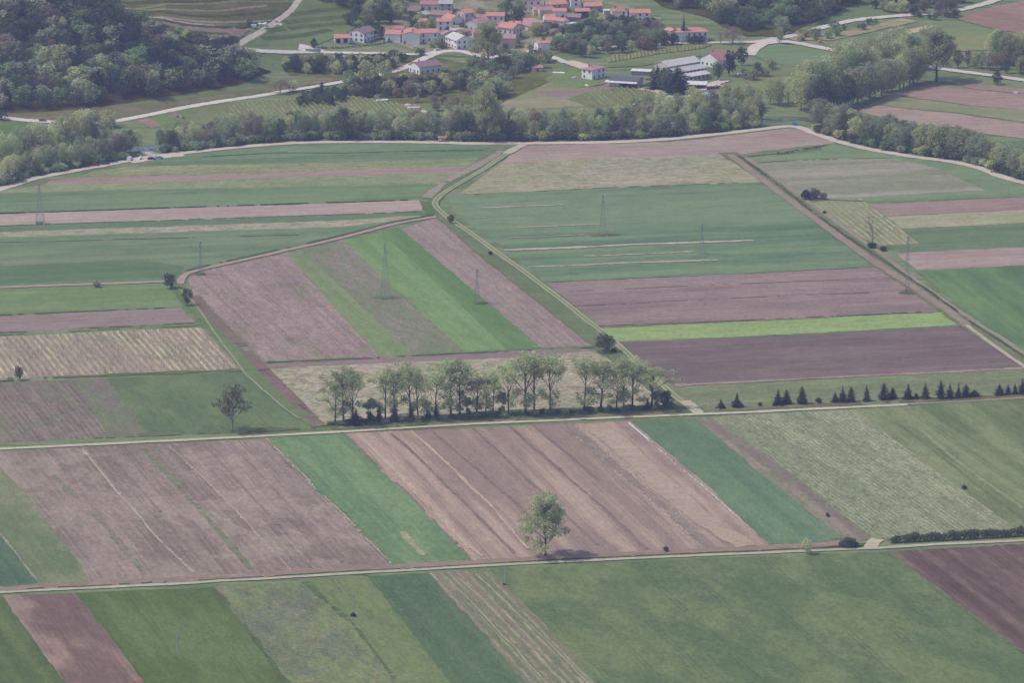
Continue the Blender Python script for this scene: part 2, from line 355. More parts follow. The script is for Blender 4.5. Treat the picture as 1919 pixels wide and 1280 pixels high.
f_('ploughed_field', 'darkest purple field below the lime strip', [(1160,642),(1500,628),(1816,611),(1922,688),(1500,712),(1265,724)], (112,100,114), (124,110,122), speck=.16, blot=.7)
f_('green_field', 'grey green meadow behind the conifer row', [(1262,725),(1500,713),(1940,690),(1940,742),(1600,762),(1318,776)], (112,128,110), (124,138,118), patch=((128,148,112),40,.56,.5), speck=.2)
f_('green_field', 'green meadow along the river road at right', [(1392,293),(1560,270),(1620,281),(1700,295),(1780,306),(1840,319),(1895,340),(1940,352),(1940,368),(1620,379),(1520,376),(1440,330)], (112,142,124), (124,150,130))
f_('green_field', 'pale greyish field with a slanting edge at right', [(1420,305),(1500,300),(1675,296),(1750,313),(1845,356),(1560,372),(1500,366),(1460,335)], (132,142,132), (148,144,142), streak=1.2, sw=9)
f_('vineyard_field', 'small vineyard with pale slanting rows at right', [(1512,380),(1612,371),(1722,456),(1650,461),(1580,428)], (132,142,124), (142,148,130), ang=ang_of((1612,371),(1722,456)), row=(3.2,.42,(174,172,148),.6))
f_('ploughed_field', 'reddish strip right of the small vineyard', [(1630,384),(1940,368),(1940,392),(1660,405)], (142,120,130), (156,134,140))
f_('stubble_field', 'pale yellow green strip right of the small vineyard', [(1660,406),(1940,392),(1940,417),(1692,429)], (146,150,128), (156,154,138), speck=.2)
f_('green_field', 'dark green strip under the pale strip at right', [(1692,430),(1940,417),(1940,464),(1740,470),(1690,474),(1650,462),(1722,456)], (98,130,116), (112,140,124), streak=1)
f_('ploughed_field', 'pinkish strip beside the right hand pylon', [(1680,476),(1740,471),(1940,462),(1940,496),(1720,507)], (150,130,136), (164,144,146))
f_('green_field', 'green slope field at the right edge below the pinkish strip', [(1715,509),(1940,497),(1940,672),(1860,622),(1780,560)], (92,130,112), (110,148,114), ang=A_E, streak=1.1, sw=10)
# between the two straight tracks
f_('ploughed_field', 'wide brown field with faint lines between the two tracks at left', [(-30,848),(495,823),(735,1061),(300,1085),(-30,1104)], (126,112,114), (144,127,128), ang=A_D, row=(3.2,.4,(164,146,144),.3), blot=1.1, speck=.2, patch=((116,122,108),45,.62,.55), dots=((166,147,142),42,.52,.32))
f_('rough_field', 'mixed green strip at the lower left edge', [(-30,850),(0,875),(60,940),(176,1092),(75,1099),(0,1003),(-30,980)], (96,118,96), (118,130,106), ang=A_D0, blot=.9, streak=.6, sw=8)
f_('green_field', 'dark green corner at the lower left edge', [(-30,965),(0,1002),(76,1099),(-30,1104)], (72,104,94), (80,110,98), ang=A_D0)
f_('green_field', 'bright green diagonal field with a sandy streak', [(497,823),(640,813),(760,925),(886,1053),(735,1061),(610,935)], (90,128,100), (106,140,108), ang=A_D, streak=1.0, sw=4)
f_('ploughed_field', 'pinkish ploughed field with dark furrows around the leafy lone tree', [(642,813),(1180,790),(1320,905),(1442,1024),(886,1053),(760,925)], (142,122,124), (166,143,138), ang=A_D2, streak=1.5, sw=6, blot=.35, row=(2.6,.4,(120,104,110),.15))
f_('green_field', 'green diagonal field right of the pinkish ploughed field', [(1184,790),(1302,785),(1440,900),(1582,1010),(1520,1020),(1442,1022),(1320,905)], (84,120,104), (96,130,108), ang=A_D2, streak=1.0, sw=6)
f_('rough_field', 'narrow reddish and grassy strip beside the pale crop field', [(1303,784),(1345,782),(1480,886),(1632,1012),(1584,1012),(1440,900)], (122,112,116), (142,130,124), ang=A_D3, streak=1, sw=6, patch=((104,122,104),16,.55,.6))
f_('stubble_field', 'pale crop field with many fine slanting rows', [(1335,781),(1600,767),(1740,872),(1905,992),(1780,1000),(1640,1012),(1480,886)], (112,128,110), (126,138,116), ang=A_D3, row=(2.0,.38,(166,156,134),.6), speck=.25, streak=.8)
f_('green_field', 'green field at the right edge below the end of the track', [(1600,767),(1940,746),(1940,992),(1900,990),(1740,872)], (94,116,94), (116,134,106), ang=A_D3, streak=1.1, sw=9, blot=.7)
# foreground
f_('green_field', 'green patch at the bottom left corner', [(-40,1116),(6,1118),(40,1165),(135,1300),(-40,1300)], (78,104,78), (92,116,84), ang=A_I0)
f_('ploughed_field', 'purple brown diagonal field at the bottom left', [(4,1118),(136,1112),(200,1185),(288,1300),(134,1300),(60,1195)], (116,96,102), (148,124,122), ang=A_I0, row=(1.9,.4,(136,114,116),.35), blot=1.2, streak=.3)
f_('green_field', 'even green field at the bottom left', [(138,1112),(396,1101),(470,1190),(548,1300),(284,1300),(200,1185)], (82,108,76), (92,118,84), ang=A_I0, blot=.9)
f_('rough_field', 'weedy field mottled with pink and yellow at the bottom', [(396,1101),(575,1090),(690,1180),(770,1300),(545,1300),(470,1190)], (98,116,96), (112,130,94), ang=A_I0, dots=((136,126,112),12,.56,.6), patch=((100,110,108),30,.52,.6), blot=1, speck=.22)
f_('green_field', 'olive green band at the bottom centre', [(570,1091),(690,1081),(770,1180),(862,1300),(764,1300),(680,1180)], (96,120,84), (106,128,92), ang=A_I)
f_('green_field', 'dark green band beside the striped strip at the bottom', [(688,1081),(802,1074),(900,1180),(1002,1300),(858,1300),(770,1185)], (76,108,90), (86,116,94), ang=A_I, dots=((112,126,112),9,.64,.4))
f_('vineyard_field', 'strip of brown and pale stripes at the bottom centre', [(802,1075),(915,1068),(1010,1160),(1140,1300),(1000,1300),(900,1180)], (104,116,98), (132,118,114), ang=A_I, row=(3.4,.36,(156,152,128),.8), streak=1, sw=3)
f_('green_field', 'large mottled green meadow across the bottom right', [(915,1068),(1300,1048),(1670,1034),(1790,1130),(1960,1255),(1960,1300),(1136,1300),(1010,1160)], (84,112,88), (102,124,92), ang=A_I8, blot=1.2, streak=.25, sw=20, patch=((110,130,108),22,.6,.35), dots=((84,106,90),3.5,.56,.35))
f_('ploughed_field', 'dark purple field at the bottom right corner', [(1668,1035),(1750,1030),(1960,1018),(1960,1262),(1790,1130)], (96,82,92), (114,98,104), ang=A_I8, row=(11,.3,(134,114,116),.55), streak=.8, sw=8, patch=((96,104,92),40,.58,.5))

# upper part: fields around the village and beyond the trees
U = dict(speck=.14)
f_('green_field', 'green meadow left of the river trees', [(-40,224),(90,231),(190,233),(140,255),(60,275),(-40,290)], (96,130,108), (108,140,114), **U)
f_('rough_field', 'brownish scrubby bank above the left road', [(-40,214),(120,208),(280,194),(400,180),(520,152),(640,136),(640,150),(500,172),(370,192),(270,212),(180,226),(-40,224)], (112,112,110), (130,122,122), patch=((112,124,106),12,.5,.7), speck=.25)
f_('green_field', 'thin grass strip below the wooded slope', [(150,205),(280,189),(420,165),(505,150),(620,132),(640,140),(520,160),(400,178),(280,197)], (110,134,112), (122,140,120), **U)
f_('vineyard_field', 'vineyard between the left road and the river trees', [(385,200),(500,188),(650,178),(760,196),(862,222),(880,250),(600,245),(400,235),(330,225)], (116,136,116), (126,144,122), ang=A_M, row=(2.6,.45,(104,122,106),.6))
f_('ploughed_field', 'small red brown plot by the left road', [(255,225),(285,221),(305,236),(285,240)], (146,120,124), (150,126,130))
f_('green_field', 'grass plot with the long woodpile', [(275,220),(330,206),(385,200),(350,228),(310,238)], (104,138,108), (114,146,116))
f_('ploughed_field', 'reddish garden plot beside the white boxes', [(720,182),(736,180),(795,200),(765,204)], (150,120,126), (156,128,132))
f_('green_field', 'orchard grass below the lower village house', [(745,180),(850,165),(905,178),(880,215),(800,205)], (108,142,112), (118,150,120))
f_('stubble_field', 'pale brown field below the village', [(905,205),(960,168),(1025,150),(1080,165),(1180,166),(1240,178),(1190,195),(1080,200),(990,205),(940,212)], (136,134,120), (150,144,130), patch=((120,142,118),40,.55,.6), **U)
f_('ploughed_field', 'purple brown plot below the white cube house', [(1000,172),(1090,168),(1165,153),(1185,160),(1150,168),(1040,184)], (140,120,130), (150,130,138))
f_('garden_ground', 'gardens and yards between the village houses', [(690,60),(760,20),(860,-4),(1000,-8),(1130,0),(1240,30),(1235,62),(1130,75),(1040,100),(960,110),(820,104),(745,84)], (116,134,116), (140,138,130), streak=.2, blot=1.3, patch=((160,150,146),26,.55,.7), speck=.3)
f_('garden_ground', 'scrubby ground of the thickets below the village', [(540,112),(800,104),(880,120),(1000,116),(1040,150),(900,210),(860,190),(760,196),(640,176),(660,150),(540,140)], (96,116,100), (116,128,108), streak=.2, blot=1.2, patch=((128,124,112),22,.58,.6), speck=.3)
f_('green_field', 'garden lawn around the white cube house', [(1020,148),(1060,128),(1095,122),(1145,150),(1130,158),(1080,166),(1040,160)], (112,144,110), (122,150,118))
f_('vineyard_field', 'vineyard in front of the long dark shed', [(1060,186),(1100,172),(1185,160),(1252,178),(1200,192),(1110,202)], (118,136,112), (126,142,118), ang=ang_of((1100,172),(1125,195)), row=(4,.4,(108,118,104),.6))
f_('ploughed_field', 'bare reddish plot near the river trees', [(1190,200),(1245,190),(1238,212),(1200,216)], (150,126,128), (158,132,134))
f_('vineyard_field', 'vineyard strip with pale posts above the farm', [(1136,112),(1150,103),(1265,85),(1335,83),(1320,90),(1230,102),(1140,117)], (132,144,118), (144,150,122), ang=ang_of((1230,86),(1234,102)), row=(3.2,.4,(110,128,108),.7))
f_('green_field', 'grass slope between the vineyard strip and the farm', [(1140,118),(1230,103),(1330,90),(1420,82),(1400,100),(1360,104),(1300,106),(1200,124),(1140,126)], (114,138,112), (124,146,122), **U)
f_('green_field', 'bright meadow below the road fork', [(1412,104),(1430,90),(1460,82),(1560,98),(1596,104),(1590,128),(1500,130),(1440,116)], (108,146,122), (120,152,132), **U)
f_('green_field', 'sloping meadow right of the farm', [(1350,180),(1420,140),(1480,120),(1560,130),(1560,165),(1420,185)], (114,138,114), (134,146,122), streak=1, sw=6)
f_('rapeseed_patch', 'small yellow flowering patch beside the tall trees', [(1504,148),(1536,138),(1540,143),(1512,156)], (178,176,112), (186,182,120))
f_('green_field', 'meadow at the edge of the hillside wood', [(1500,50),(1600,10),(1640,14),(1700,26),(1640,32),(1560,42)], (104,140,118), (114,148,124), **U)
f_('stubble_field', 'pale tan strip right of the road fork', [(1470,70),(1560,62),(1690,34),(1720,40),(1560,75),(1490,76)], (136,140,120), (158,148,132), streak=1)
f_('green_field', 'green field between the road fork and the tall trees', [(1540,84),(1620,70),(1760,44),(1800,40),(1880,58),(1830,80),(1760,100),(1680,100),(1600,100)], (112,144,118), (124,152,126), **U)
f_('stubble_field', 'sandy wedge plot among the green fields', [(1680,62),(1735,47),(1750,49),(1720,60),(1690,66)], (168,156,134), (174,160,140))
f_('stubble_field', 'yellow green field at the far right', [(1780,70),(1870,62),(1940,60),(1940,90),(1800,96),(1760,86)], (130,146,114), (142,152,122))
f_('ploughed_field', 'large reddish field at the top right corner', [(1795,36),(1860,12),(1940,-2),(1940,64),(1880,58)], (142,118,126), (152,128,134), ang=ang_of((1860,20),(1919,30)))
f_('ploughed_field', 'upper reddish strip below the right hand road', [(1760,152),(1850,160),(1940,170),(1940,178),(1820,166)], (144,124,130), (152,130,136))
f_('ploughed_field', 'reddish field right of the tall trees', [(1610,205),(1680,172),(1730,158),(1800,166),(1940,180),(1940,210),(1800,195),(1690,180),(1640,196)], (146,124,132), (158,134,140))
f_('green_field', 'light green band between the two reddish fields', [(1640,196),(1690,181),(1800,196),(1940,210),(1940,232),(1800,212),(1690,202)], (130,146,122), (140,152,130), streak=1)
f_('ploughed_field', 'lower pinkish field behind the river trees at right', [(1600,208),(1645,197),(1700,204),(1800,214),(1940,235),(1940,262),(1800,246),(1680,226)], (154,132,138), (166,144,146))
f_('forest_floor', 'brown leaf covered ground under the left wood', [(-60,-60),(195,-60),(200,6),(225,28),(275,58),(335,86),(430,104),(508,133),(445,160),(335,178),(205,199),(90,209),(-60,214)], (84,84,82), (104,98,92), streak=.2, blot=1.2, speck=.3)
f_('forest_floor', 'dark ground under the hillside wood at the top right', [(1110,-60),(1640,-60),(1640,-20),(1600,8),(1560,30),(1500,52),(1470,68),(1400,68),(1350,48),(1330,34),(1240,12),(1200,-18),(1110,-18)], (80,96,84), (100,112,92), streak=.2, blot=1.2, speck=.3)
f_('terrace_slope', 'reddish bare slope left of the uphill road', [(120,0),(190,18),(300,38),(420,54),(470,56),(440,75),(350,76),(260,60),(200,45),(150,20)], (134,118,126), (146,128,132), patch=((110,118,106),30,.62,.5))
f_('terrace_slope', 'green terraces above the reddish slope', [(100,-40),(600,-40),(560,0),(520,30),(480,48),(420,52),(300,36),(190,16)], (104,118,106), (124,126,114), patch=((130,120,120),30,.58,.5), ang=ang_of((300,18),(420,22)), streak=1.2, sw=6)
f_('terrace_slope', 'bright green terraces right of the uphill road', [(600,-40),(660,-40),(680,40),(650,62),(590,85),(560,95),(460,90),(440,86),(510,45),(545,15)], (104,134,112), (116,144,120), streak=1.2, sw=5, ang=ang_of((560,40),(640,34)))

# ---------------- roads, tracks, verges ----------------
_n = [0]
def rd(name, label, px, w_, c, z=.22, y=None, cat='track', **k):
    yb = sum(p[1] for p in px) / len(px)
    m = field_mat(name, alb(c, yb), alb(tuple(min(235, v + 9) for v in c), yb), 0, speck=.12 if cat in ('road', 'track') else .2, sw=1.2)
    if cat == 'ground': k.setdefault('rag', .8); k.setdefault('gaps', -.38)
    else: k.setdefault('rag', .22)
    _n[0] += 1
    return tag(ribbon(name, px, w_, m, z + _n[0] * .0005, **k), label, cat, kind='structure')
# dark grassy edges between fields
edges = [([(380,294),(520,286),(640,287),(780,283),(905,281)], (84,118,108), 1.2), ([(-20,401),(300,390),(640,379),(783,374)], (72,100,98), 2.2), ([(-20,424),(640,402),(790,396)], (90,118,108), 1.2),
    ([(0,455),(300,447),(560,440)], (88,118,106), 1.0), ([(-20,592),(340,576)], (82,108,94), 1.6), ([(-20,628),(366,609),(390,606)], (108,136,108), 3.2), ([(-20,625),(363,606)], (82,104,94), 1.0),
    ([(-20,713),(200,704),(455,694)], (98,118,96), 5.0), ([(-20,716),(100,711)], (72,92,84), 1.4), ([(498,679),(700,670),(900,660),(1110,651)], (94,128,102), 2.6), ([(500,681),(900,662),(1110,652)], (72,96,88), .9),
    ([(1400,294),(1480,285),(1550,272)], (92,110,104), 2.0), ([(1420,305),(1500,300),(1675,296)], (96,112,108), 1.2), ([(1512,374),(1620,377)], (88,112,100), 1.6),
    ([(1022,529),(1400,513),(1652,499)], (112,130,116), 1.4), ([(1030,548),(1300,536),(1680,520)], (118,104,116), 1.0), ([(1060,575),(1400,558),(1720,545)], (116,102,114), 1.0), ([(1120,612),(1500,596),(1767,583)], (96,88,98), 1.0),
    ([(840,367),(1140,352),(1428,341)], (110,110,112), 1.2), ([(1265,723),(1500,711),(1930,690)], (142,122,126), 3.2),
    ([(0,829),(150,822),(280,815),(590,803)], (92,110,92), 5.0), ([(1290,775),(1500,765),(1620,757),(1800,748),(1940,741)], (104,104,96), 5.0),
    ([(640,806),(900,792),(1100,783),(1300,774)], (78,98,86), 3.2), ([(100,890),(200,990),(275,1085)], (112,120,108), 2.0), ([(262,836),(330,905),(400,985),(470,1068)], (106,116,102), 2.4),
    ([(0,1000),(75,1098)], (140,128,122), 1.0), ([(620,1075),(690,1080)], (80,100,84), 1.0), ([(396,1102),(470,1190),(548,1300)], (74,98,76), 2.2), ([(572,1092),(660,1170),(760,1300)], (78,102,80), 2.0),
    ([(0,1107),(300,1092),(600,1075),(900,1058),(1300,1036),(1500,1027),(1640,1021)], (64,84,74), 3.6),
    ([(735,1058),(610,932),(497,822)], (150,136,130), 1.0), ([(886,1052),(760,922),(642,812)], (112,112,104), 1.2), ([(1668,1036),(1790,1130),(1960,1258)], (92,106,86), 1.4)]
mcache = {}
for px, c, w_ in edges:
    yb = sum(p[1] for p in px) / len(px); key = (c, int(yb / 200))
    if key not in mcache: mcache[key] = field_mat('verge_grass', alb(c, yb), alb(tuple(v + 10 for v in c), yb), A_H, speck=.25, sw=2)
    _z[0] += .0012
    tag(ribbon('grass_verge', px, w_, mcache[key], _z[0] + .004, sm=False, wvar=.9, rag=.9, gaps=-.3), 'grassy baulk between neighbouring fields', 'ground', kind='structure')
tans = [([(895,390),(980,387),(1056,384)], 1.8), ([(890,408),(912,407)], 1.4), ([(970,427),(1060,423),(1130,420)], 1.5), ([(1500,500),(1400,0)][:0] or [(1095,480),(1125,480),(1210,476),(1300,472)], 2.0),
        ([(945,469),(1060,465),(1180,459),(1300,455),(1412,451)], 3.2), ([(990,501),(1100,497),(1200,492),(1345,488)], 2.2), ([(955,446),(1000,445),(1095,440)], 1.0)]
for px, w_ in tans: rd('bare_streak', 'bare tan streak in the very large dark green field', px, w_, (166,150,146), z=_z[0] + 0.0200, sm=False, wvar=.9, cat='ground', gaps=None)
rd('bare_streak', 'sandy streak in the bright green diagonal field', [(752,997),(770,1018),(792,1042)], 2.6, (150,144,120), z=_z[0] + 0.0200, cat='ground', wvar=.5, gaps=None)
for px, w_, c in (([(1106,441),(1130,440),(1160,439)], 6, (112,118,112)), ([(700,556),(722,558),(740,557)], 6, (104,132,112)), ([(885,568),(897,568),(910,570)], 5, (94,118,102)), ([(1300,478),(1325,478)], 8, (118,142,116)), ([(1690,547),(1700,548),(1708,547)], 8, (96,118,102)), ([(368,513),(376,514),(384,514)], 6, (92,118,100)), ([(66,418),(80,418)], 6, (100,130,112))):
    rd('pylon_footing', 'rough unmown patch at the foot of a pylon', px, w_, c, z=_z[0] + 0.0224, cat='ground')
rd('footpath', 'reddish footpath from the left bushes up to the track bend', [(337,532),(347,516),(383,504),(500,478),(640,446),(740,420),(819,406)], 3.6, (156,132,136), z=_z[0] + 0.0248)
rd('grass_verge', 'dark grassy edge above the reddish footpath', [(350,508),(383,499),(500,473),(640,441),(740,416),(812,403)], 2.4, (84,116,104), z=_z[0] + 0.0236, cat='ground')
rd('footpath', 'brown path along the bottom of the large grassy field', [(-20,540),(150,534),(310,528)], 4.0, (150,132,134), z=_z[0] + 0.0236)
rd('grass_verge', 'green verge of the winding grass path', [(325,528),(350,560),(395,607),(440,660),(475,700),(530,752),(600,800)], 7, (104,130,104), z=_z[0] + 0.0224, cat='ground')
rd('dirt_strip', 'brown dirt strip running down beside the winding grass path', [(362,555),(405,600),(470,668),(535,738),(600,801)], 5.5, (118,102,108), z=_z[0] + 0.0240, cat='ground')
rd('grass_track', 'thin pale grass track winding down from the dark bushes', [(330,538),(365,570),(400,620),(440,675),(470,710),(520,755),(560,785)], 1.0, (136,136,122), z=_z[0] + 0.0272)
rd('grass_verge', 'green strip under the row of tall trees', [(618,800),(700,795),(900,782),(1100,773),(1290,768)], 15, (90,114,94), z=_z[0] + 0.0200, cat='ground', wvar=.4)
rd('bare_bank', 'brown earth line between tall trees and the middle track', [(620,803),(760,798),(1000,786),(1250,775)], 2.2, (128,112,114), z=_z[0] + 0.0272, cat='ground')
rd('bare_bank', 'reddish bank above the lower track', [(-20,1106),(175,1096),(400,1084),(600,1072),(880,1056),(1100,1044),(1440,1028),(1600,1018)], 6.5, (138,116,116), z=_z[0] + 0.0212, cat='ground')
rd('ditch', 'dark grassy ditch above the lower track', [(-20,1110),(300,1094),(600,1077),(900,1060),(1100,1049),(1500,1031),(1640,1026)], 3.0, (70,90,78), z=_z[0] + 0.0284, cat='ground', wvar=.5)
# slanting dry ditch with field path at right
rd('grass_verge', 'grassy margin of the slanting field path at right', [(1362,286),(1440,336),(1560,428),(1660,500),(1740,555),(1810,605),(1880,652),(1960,700)], 10, (114,124,112), z=_z[0] + 0.0200, cat='ground', wvar=.1)
rd('footpath', 'brown field path slanting down at the right', [(1368,290),(1430,338),(1530,413),(1620,478),(1700,530),(1780,585),(1815,612)], 4.2, (138,122,124), z=_z[0] + 0.0260)
rd('footpath', 'pale ends of the slanting field path beside the darkest field', [(1812,610),(1850,640),(1890,668),(1960,712)], 2.2, (164,150,146), z=_z[0] + 0.0260)
rd('ditch', 'dark ditch between the two slanting paths', [(1382,292),(1450,340),(1560,425),(1660,492),(1760,560),(1850,625),(1960,695)], 1.9, (80,104,98), z=_z[0] + 0.0296, cat='ground', wvar=.7)
rd('footpath', 'second pinkish strip beside the dark ditch', [(1398,296),(1470,345),(1560,412),(1640,468),(1720,528),(1800,585),(1900,650),(1960,690)], 2.6, (136,126,126), z=_z[0] + 0.0260)
# two rut track
rd('grass_verge', 'green verge below the two rut track', [(828,398),(870,440),(930,490),(1000,545),(1070,602),(1130,650),(1200,705),(1290,772)], 9, (104,126,110), z=_z[0] + 0.0212, cat='ground', wvar=.1)
rd('ditch', 'dry reddish ditch left of the two rut track', [(958,272),(900,308),(858,328),(815,356),(792,380)], 5, (140,128,130), z=_z[0] + 0.0224, cat='ground', wvar=.6)
rd('grass_verge', 'green wedge left of the two rut track', [(962,276),(905,312),(860,336),(822,362),(806,384),(815,402)], 9, (94,126,108), z=_z[0] + 0.0206, cat='ground')
tt = [(978,271),(955,284),(905,318),(847,352),(822,370),(816,384),(832,402),(873,431),(919,464),(973,503),(1027,543),(1099,600),(1150,640),(1200,686),(1250,730),(1290,762),(1310,776)]
rd('dirt_track', 'pale two rut farm track winding down to the middle crossing, grass strip', tt, 3.2, (126,142,118), z=_z[0] + 0.0308)
for s_, lb in ((-1, 'near'), (1, 'far')): rd('wheel_rut', lb + ' wheel rut of the two rut farm track', tt, .6, (158,156,138), z=_z[0] + 0.0344, off=s_ * 1.15, amp=.2)
rd('dirt_track', 'pale mouth of the farm track at the river road', [(984,270),(968,277),(950,288)], 5.0, (166,156,150), z=_z[0] + 0.0368)
rd('dirt_track', 'pale mouth of the farm track at the middle crossing', [(1285,752),(1300,766),(1312,777)], 5.5, (168,160,142), z=_z[0] + 0.0368)
rd('gravel_track', 'pale straight track through the middle of the fields', [(-30,844),(200,833),(400,823),(575,814),(760,803),(900,795),(1100,786),(1310,777),(1420,773),(1600,764),(1700,759)], 3.4, (174,168,154), z=_z[0] + 0.0392, sm=False)
rd('grass_track', 'grassy continuation of the middle track', [(1690,759),(1780,755),(1940,745)], 2.6, (132,138,122), z=_z[0] + 0.0380)
rd('gravel_track', 'pale straight track across the foreground', [(-30,1114),(0,1112),(300,1097),(600,1080),(900,1062),(1100,1052),(1500,1034),(1640,1029),(1750,1022),(1950,1013)], 3.0, (160,158,144), z=_z[0] + 0.0392, sm=False)
rd('dirt_track', 'short gravel access beside the long hedge', [(1632,1028),(1638,1018),(1646,1012)], 5.5, (172,162,144), z=_z[0] + 0.0380)
riv = [(-30,363),(0,355),(60,336),(130,322),(200,309),(260,298),(320,290),(400,281),(480,273),(560,268),(680,266),(800,267),(900,269),(1050,268),(1150,266),(1250,261),(1350,251),(1420,243),(1480,237),(1510,243),(1560,262),(1620,278),(1700,292),(1780,303),(1840,316),(1880,332),(1950,350)]
rd('river_road', 'pale gravel road curving along the river trees', riv, 6.0, (178,167,168), z=.215, cat='road')
rd('river_road', 'gravel turning place at the bridge', [(240,303),(275,297),(310,292),(340,289)], 11, (186,172,172), z=.20, cat='road')
rd('road', 'asphalt road along the foot of the wooded slope', [(-40,218),(10,221),(90,228),(190,230),(260,219),(370,197),(500,177),(640,154),(740,133),(790,112),(815,100)], 6.0, (190,180,186), z=.20, cat='road')
rd('road', 'road climbing past the terraces', [(433,92),(445,85),(480,65),(520,40),(550,14),(580,-30)], 3.4, (178,167,168), z=.20, cat='road')
rd('road', 'lane from the uphill road to the village', [(433,88),(470,94),(530,98),(600,98),(700,100),(790,102),(820,97)], 5.0, (186,180,182), z=.204, cat='road')
rd('path', 'driveway ramp left of the terrace house', [(560,88),(580,92),(596,98)], 13, (188,180,188), z=.202, cat='driveway')
rd('road', 'village street past the white houses', [(800,108),(825,98),(860,96),(890,103),(920,108),(960,100),(1000,97),(1030,106),(1060,118)], 5.5, (186,178,184), z=.208, cat='road')
rd('path', 'pale yard track behind the white cube house', [(1062,115),(1085,122),(1105,130)], 9, (184,170,164), z=.20, cat='yard')
rd('road', 'village road above the vineyard strip', [(1120,92),(1180,86),(1250,81),(1300,80),(1360,80),(1420,78),(1455,72)], 6, (180,174,184), z=.206, cat='road')
rd('road', 'road running right from the fork past the lone round tree', [(1450,76),(1500,82),(1560,94),(1600,101),(1680,112),(1740,126),(1800,134),(1860,142),(1950,155)], 7, (184,176,182), z=.208, cat='road')
rd('road', 'road running up right from the fork', [(1440,76),(1480,68),(1540,52),(1600,38),(1680,30),(1760,24),(1810,16),(1860,2),(1900,-20)], 6, (184,176,182), z=.20, cat='road')
rd('road', 'short curved lane down from the fork', [(1458,78),(1430,82),(1412,92),(1402,104)], 8, (186,174,176), z=.210, cat='road')
rd('path', 'pale yard track in front of the farm', [(1200,166),(1225,170),(1250,178),(1275,182),(1300,172),(1330,160),(1360,150)], 7, (180,168,164), z=.20, cat='yard')
for i, (px, c) in enumerate([([(205,14),(300,18),(420,20),(500,10)], (138,126,124)), ([(210,30),(330,36),(430,42),(510,38)], (146,134,130)), ([(230,26),(330,40),(440,52)], (158,148,146)), ([(215,22),(300,10),(400,6),(540,2)], (130,122,118))]):
    rd('terrace_edge', 'pale line of a terrace on the slope', px, 1.7, c, z=.19 + i * .002, cat='ground', gaps=None)
for i, px in enumerate([[(530,30),(600,20),(650,16)], [(520,44),(590,36),(660,30)], [(500,58),(570,50),(650,44)], [(490,72),(570,66),(620,56)]]):
    rd('terrace_edge', 'dark green terrace bank right of the uphill road', px, 5, (88,118,106), z=.19 + i * .002, cat='ground')
L_ = lambda nm, lb, px, w_, c, **k: rd(nm, lb, px, w_ * .85, c, z=_z[0] + .03, cat='ground', gaps=None, **k)
for i, px in enumerate([[(733,813),(800,872),(870,945),(965,1038)], [(804,805),(880,868),(950,930),(1000,975)], [(886,803),(960,872),(1030,938),(1120,1022)], [(955,800),(1015,852),(1084,913),(1146,967),(1212,1030)], [(1000,798),(1060,848),(1120,900)]]):
    L_('furrow', 'dark dead furrow in the pinkish ploughed field', px, 1.5, (124,108,116), sm=False, wvar=.9)
for i, px in enumerate([[(672,815),(760,905),(850,1000),(905,1045)], [(770,808),(850,880),(930,960),(990,1030)], [(700,840),(790,930),(880,1030)]]):
    L_('furrow', 'pale furrow in the pinkish ploughed field', px, 1.3, (170,146,138), sm=False, wvar=.9)
L_('stubble_strip', 'rough grey stubble strip in the pinkish ploughed field', [(1066,796),(1134,856),(1190,905),(1251,956),(1330,1030)], 3.4, (134,119,118), wvar=.5)
L_('stubble_strip', 'smooth pinkish corner beside the green diagonal field', [(1110,795),(1180,850),(1300,960),(1400,1025)], 12, (160,139,134), wvar=.3)
L_('baulk', 'pale baulk through the wide brown field', [(155,843),(205,905),(258,965),(300,1015),(365,1075)], .9, (156,146,138), wvar=.9)
L_('baulk', 'thin pale baulk through the wide brown field', [(315,835),(400,915),(480,1000),(545,1070)], .7, (154,142,136), wvar=.9)
for k, (a, b) in enumerate([((100,850),(240,1040)), ((200,842),(300,960)), ((430,828),(640,1055)), ((380,830),(520,985))]):
    L_('furrow', 'faint dark furrow in the wide brown field', [a, b], 1.2, (132,114,118), sm=False, wvar=.9)
for x0, y0, x1, y1 in ((835,1082,1030,1290), (860,1085,1075,1300), (892,1078,1110,1290)):
    L_('pale_stripe', 'pale grassy stripe in the striped bottom strip', [(x0,y0), ((x0+x1)/2,(y0+y1)/2-4), (x1,y1)], .7, (140,142,120), wvar=.8)
L_('pale_stripe', 'long pale tractor streak in the green field at the right edge', [(1720,800),(1800,870),(1919,955)], 2.2, (116,134,106), wvar=.6)
L_('pale_stripe', 'dark wheel line in the green field at the right edge', [(1680,790),(1780,870),(1919,975)], 1.2, (98,112,94), wvar=.6)
for i, px in enumerate([[(215,18),(330,26),(430,30),(520,20)], [(230,6),(330,4),(450,-2),(540,-12)], [(240,32),(340,46),(440,50),(480,44)], [(200,8),(280,2),(360,-6)], [(260,44),(350,58),(430,64)]]):
    rd('terrace_edge', 'dark grassy bank between terraces on the slope', px, 2.4, (88,106,98), z=.2 + i * .002, cat='ground', gaps=None)
